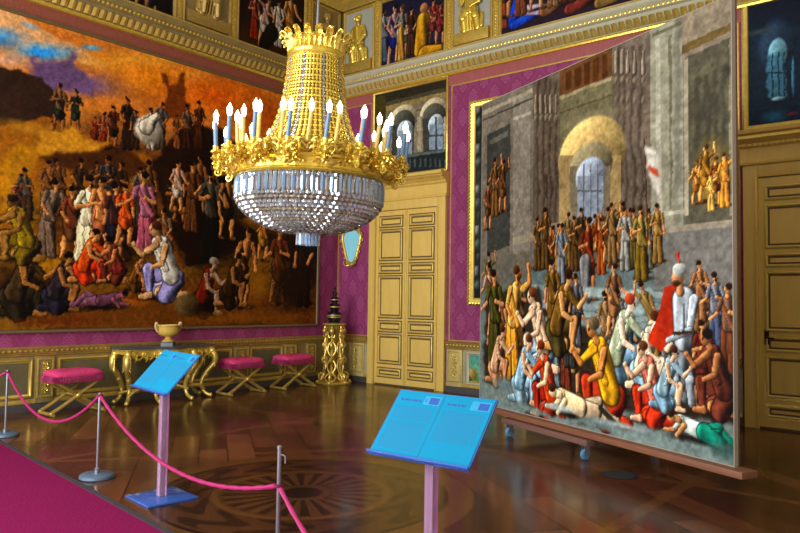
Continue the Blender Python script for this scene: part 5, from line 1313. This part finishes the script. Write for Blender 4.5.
# ------------------------------------------------------------------ corner pedestal and vase
PX,PY=.52,-.58
pd=thing('pedestal','openwork carved gilt pedestal standing in the room corner beneath the small mirror','pedestal',(PX,PY,0))
MB().lathe([(0,1.15),(.17,1.15),(.2,1.165),(.235,1.18),(.24,1.20),(.22,1.215),(0,1.22)],n=32).build('top','gold',pd,True)
MB().lathe([(.0,.05),(.12,.05),(.14,.09),(.06,.14),(.05,.3),(.07,.42),(.05,.56),(.08,.66),(.05,.78),(.06,.95),(.12,1.06),(.16,1.15),(0,1.15)],n=20).build('core','old_gold',pd,True)
sc=MB()
for sp in (spiral((.22,0,.15),.10,.015,1.4,-1.9),spiral((.17,0,.46),.09,.015,-1.3,1.9),spiral((.16,0,.78),.075,.012,1.3,-1.6)): sc.tube(sp,.022,7)
sc.tube(catmull([(.34,0,.03),(.27,0,.06),(.20,0,.2),(.17,0,.36),(.2,0,.5),(.17,0,.66),(.19,0,.84),(.165,0,.98),(.2,0,1.08),(.19,0,1.15)],6),[.03]*10+[.024]*45,8)
sc.ball((.33,0,.035),.042,2); sc.ball((.205,0,1.06),.05,2,(.8,1,1.3)); sc.ball((.20,0,.5),.04,2,(.8,1,1.4))
for sg in (-1,1):
    sc.tube(bez([(.2,0,.2),(.2,sg*.12,.3),(.16,sg*.1,.42),(.18,0,.5)],10),.015,6); sc.tube(bez([(.18,0,.55),(.18,sg*.11,.62),(.15,sg*.1,.78),(.17,0,.86)],10),.015,6); sc.tube(bez([(.3,0,.05),(.28,sg*.16,.08),(.2,sg*.12,.18),(.19,0,.22)],10),.018,6)
    sc.tube([(.19,0,.95),(.2,sg*.05,.93),(.2,sg*.07,.99)],[.014,.018,.005],6)
c0=sc.build('scroll_bracket','gold',pd,True)
for i in range(1,6): cp(c0,pd,PI/3*i)
MB().lathe([(0,0),(.36,0),(.37,.02),(.34,.04),(.2,.055),(0,.055)],n=36,gad=.05,gn=6).build('plinth','gold',pd,True)
bv=thing('tiered_vase','black lacquered tiered vase with gilt bands on the corner pedestal','vase',(PX,PY,1.221))
MB().lathe([(0,0),(.11,0),(.12,.02),(.10,.035),(.15,.09),(.165,.14),(.15,.19),(.09,.225),(.075,.25),(.105,.29),(.12,.33),(.10,.37),(.06,.39),(.055,.41),(.08,.44),(.09,.475),(.07,.51),(.04,.525),(.035,.55),(.055,.575),(.05,.61),(.025,.635),(.02,.67),(.03,.69),(.012,.72),(0,.76)],n=28).build('body','black',bv,True)
for r,z in ((.158,.115),(.163,.15),(.117,.32),(.087,.465)): MB().lathe([(r-.006,z-.012),(r+.004,z-.01),(r+.004,z+.01),(r-.006,z+.012)],n=28,closed=True).build('gilt_band','old_gold',bv,True)

# ------------------------------------------------------------------ wall mirror
mr=thing('wall_mirror','small waisted mirror with a painted blue sky reflection in a curly gilt frame beside the corner','mirror',TB(.45,2.8,0))
def mo(t):   # outline radius, waisted at the lower third
    a=2*PI*t; x=.27*math.sin(a)*(.92+.20*math.cos(2*a)+.34*math.cos(a)); z=.33*math.cos(a)+.02*math.cos(3*a)
    return x,z
OUT=[mo(i/48) for i in range(48)]
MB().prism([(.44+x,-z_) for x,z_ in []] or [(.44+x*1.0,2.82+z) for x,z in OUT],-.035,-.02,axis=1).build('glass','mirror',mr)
fr=MB(TB); fr.tube([(.44+x*1.12,2.82+z*1.06,.035) for x,z in OUT],.036,8,closed=True)
fr.build('frame','gold',mr)
cv=MB(TB)
for i in range(0,48,3):
    x,z=OUT[i]; cv.ball((.44+x*1.3,2.82+z*1.13,.04),.04+.012*(i%2),1,(1,1,.6)); x2,z2=OUT[(i+1)%48]; cv.tube([(.44+x*1.1,2.82+z*1.05,.05),(.44+x*1.4,2.82+z*1.18,.06),(.44+x2*1.42,2.82+z2*1.14,.04)],[.018,.02,.006],6)
cv.ball((.44,3.2,.05),.06,1,(1,1.2,.6)); cv.ball((.44,2.43,.06),.055,1,(1.2,1,.7))
for sg in (-1,1): cv.tube(bez([(.44,2.44,.06),(.44+sg*.08,2.36,.12),(.44+sg*.17,2.42,.12),(.44+sg*.15,2.5,.1)],10),.014,6); cv.tube(bez([(.44,3.2,.05),(.44+sg*.1,3.26,.05),(.44+sg*.18,3.2,.05),(.44+sg*.12,3.14,.05)],10),.016,6)
cv.build('frame_carving','gold',mr)

# ------------------------------------------------------------------ carpet, grille
def line_y(x): return -7.504-(x-2.1)*.1185
ca=MB().prism([(0.06,line_y(.06)),(9.4,line_y(9.4)),(9.9,-12.6),(.06,-12.6)],0.001,.010).build('carpet','carpet'); tag(ca,'magenta carpet strip running along the rope barrier','carpet')
MB().prism([(0.06,line_y(.06)+.055),(9.4,line_y(9.4)+.055),(9.4,line_y(9.4)),(.06,line_y(.06))],.001,.013).build('carpet_binding','carpet_edge',ca)
gr=thing('floor_grille','round black grille set in the parquet below the wheeled canvas','grille',(7.93,-4.02,0))
MB().lathe([(0,.001),(.17,.001),(.175,.004),(.165,.008),(0,.008)],n=36).build('plate','iron',gr,True)
g=MB()
for i in range(-5,6):
    h=(.15**2-(i*.026)**2)**.5; g.box((-h,i*.026-.006,.008),(h,i*.026+.006,.014))
g.build('slat','iron',gr,True)

# ------------------------------------------------------------------ rope barrier
def stanchion(label,loc):
    o=thing('stanchion',label,'stanchion',(*loc,0),0,'barrier posts along the carpet')
    MB().lathe([(0,.0005),(.15,.0005),(.158,.01),(.155,.032),(.14,.044),(.05,.05),(0,.05)],n=40).build('base','base_grey',o,True)
    MB().lathe([(0,.05),(.024,.05),(.026,.09),(.014,.1),(.0135,.77),(.017,.772),(.017,.785),(.008,.792),(0,.792)],n=16).build('pole','steel',o,True)
    return o
S1=(1.654,-7.275);S2=(4.338,-7.525);S3=(7.38,-7.96);S4=(10.0,-8.6);S0=(.45,-8.9)
a=stanchion('slim steel barrier post farthest from the viewer at the carpet edge',S1)
for p,l in ((S2,'slim steel barrier post with a blue-grey base beside the carpet edge'),(S3,'nearest barrier post, its rope clipped below the top near a bent hook')):
    q=dup(a,(*p,0),0,l)
MB().tube([(.010,0,.735),(.03,.005,.735),(.042,.01,.728),(.043,.01,.70),(.043,.01,.685)],.0045,6).build('hook','steel',q,True)
def rope(label,p,q,sag,n=60):
    pts=[]
    for i in range(n):
        t=i/(n-1); s=4*t*(1-t); pts.append((p[0]+(q[0]-p[0])*t,p[1]+(q[1]-p[1])*t,p[2]+(q[2]-p[2])*t-sag*s))
    b=MB(); rr=[.0145+.0022*math.sin(i*2.1) for i in range(n)]
    b.tube(pts,rr,8); o=b.build('barrier_rope','rope'); tag(o,label,'rope','magenta barrier ropes')
    for e in (pts[0],pts[-1]):
        MB().tube([(e[0]+.022*math.cos(k*PI/6),e[1]+.022*math.sin(k*PI/6),e[2]) for k in range(12)],.011,6,closed=True).build('end_loop','rope',o)
    return o
rope('magenta rope hanging between the two farther barrier posts',(*S1,.765),(*S2,.765),.40)
rope('magenta rope sagging from the middle barrier post down to the nearest post',(*S2,.765),(*S3,.545),.28)
rope('magenta rope leaving the nearest post toward the viewer',(*S3,.545),(*S4,.70),.50)
rope('magenta rope leaving the farthest post toward the left edge',(*S1,.765),(S0[0],S0[1],.76),.30)
dup(a,(*S0,.0105),0,'slim steel barrier post past the left edge on the carpet')
dup(a,(*S4,.0),0,'slim steel barrier post close to the viewer past the lower edge')

# ------------------------------------------------------------------ information lecterns
def lectern(label,loc,yaw,w,h,z,tilt,brot,bsize=.44,pw=.032):
    o=thing('information_lectern',label,'lectern',(*loc,0),0,'information stands')
    c,s=math.cos(yaw),math.sin(yaw); u=Vector((c,s,0)); n=Vector((-s,c,0)); upv=n*math.cos(tilt)+Vector((0,0,math.sin(tilt))); nr=u.cross(upv)
    T=lambda a,b_,d: tuple(Vector((0,0,z))+u*a+upv*b_+nr*d)
    MB().box((-bsize/2,-bsize/2,.001),(bsize/2,bsize/2,.018),.003,rotz=0).build('base_plate','acrylic_base',o,True).rotation_euler=(0,0,brot)
    pb=MB().box((-pw,-pw,.018),(pw,pw,z-.05),.004).build('post','acrylic',o,True); pb.rotation_euler=(0,0,brot)
    MB(T).box((-w/2-.008,-h/2-.008,-.012),(w/2+.008,h/2+.006,-.001),.002).build('tray','acrylic_base',o,True)
    MB(T).box((-w/2-.01,-h/2-.02,-.012),(w/2+.01,-h/2-.008,.022),.002).build('lip','acrylic_base',o,True)
    for k in range(2):
        a0=-w/2+k*(w/2+.003); a1=a0+w/2-.003
        pg=MB(T).box((a0,-h/2,0),(a1,h/2,.0025)).build('page','paper',o,True,smooth=0)
        t=MB(T); rnd=random.Random(5+k); z0=.0026
        lines=24 if k==0 else 17; yb=h/2-.105
        for i in range(lines):
            y=yb-i*.0105-(.01 if i in (8,9,10,11,12,13,14,15,16,17,18,19,20,21,22,23) and k==0 else 0); x=a0+.025
            if y<-h/2+.02: break
            while x<a1-.03:
                ww=min(rnd.uniform(.008,.03),a1-.025-x); t.face([(x,y,z0),(x+ww,y,z0),(x+ww,y+.0042,z0),(x,y+.0042,z0)]); x+=ww+.004
        t.build('text_lines','ink',pg,True,smooth=0)
        t=MB(T); x=a0+.03
        for ww in (.022,.03,.014,.028,.02)[:5-k]: t.face([(x,h/2-.062,z0),(x+ww,h/2-.062,z0),(x+ww,h/2-.051,z0),(x,h/2-.051,z0)]) ; x+=ww+.006
        t.build('title_line','ink_dark',pg,True,smooth=0)
        MB(T).box((a1-.125+(.0 if k else .01),h/2-.075,z0-.0004),(a1-.012,h/2-.02,z0)).build('letterhead','pale_print',pg,True,smooth=0)
        em=MB(T); em.face([(a1-.08,h/2-.07,z0+.0003),(a1-.02,h/2-.07,z0+.0003),(a1-.02,h/2-.028,z0+.0003),(a1-.08,h/2-.028,z0+.0003)]); em.build('emblem','emblem',pg,True,smooth=0)
        if k==0: MB(T).face([(a1-.105,h/2-.06,z0+.0003),(a1-.097,h/2-.06,z0+.0003),(a1-.099,h/2-.035,z0+.0003),(a1-.105,h/2-.038,z0+.0003)]).build('small_mark','emblem',pg,True,smooth=0)
    MB(T).box((-.0022,-h/2,.0025),(.0022,h/2,.0031)).build('fold_line','ink',o,True,smooth=0)
    return o
lectern('two-page information stand with sheets coloured by blue light, behind the rope in front of the console table',(5.36,-7.49),-.17,.72,.40,1.068,.83,-.11)
lectern('nearest two-page information stand with sheets coloured by blue light, in front of the wheeled canvas',(8.571,-7.981),.038,.598,.385,1.06,.834,.04,.4,.026)

# ------------------------------------------------------------------ light
def area(name,loc,rot,sx,sy,e,col):
    d=bpy.data.lights.new(name,'AREA'); d.shape='RECTANGLE'; d.size=sx; d.size_y=sy; d.energy=e; d.color=col
    o=bpy.data.objects.new(name,d); COL.objects.link(o); o.location=loc; o.rotation_euler=rot; return o
for k,(a,c) in enumerate(WIN): area('window_daylight',((a+c)/2,RY+.02,(WZ[0]+WZ[1])/2),(PI/2,0,0),c-a-.1,WZ[1]-WZ[0]-.1,LE[k],(.93,.97,1.0))
w=bpy.data.worlds.new('daylight'); scene.world=w; w.use_nodes=True; w.node_tree.nodes['Background'].inputs[0].default_value=(.75,.86,1,1); w.node_tree.nodes['Background'].inputs[1].default_value=1.0
scene.view_settings.view_transform='Standard'; scene.view_settings.look='None'; scene.view_settings.exposure=EXPO; scene.view_settings.gamma=1
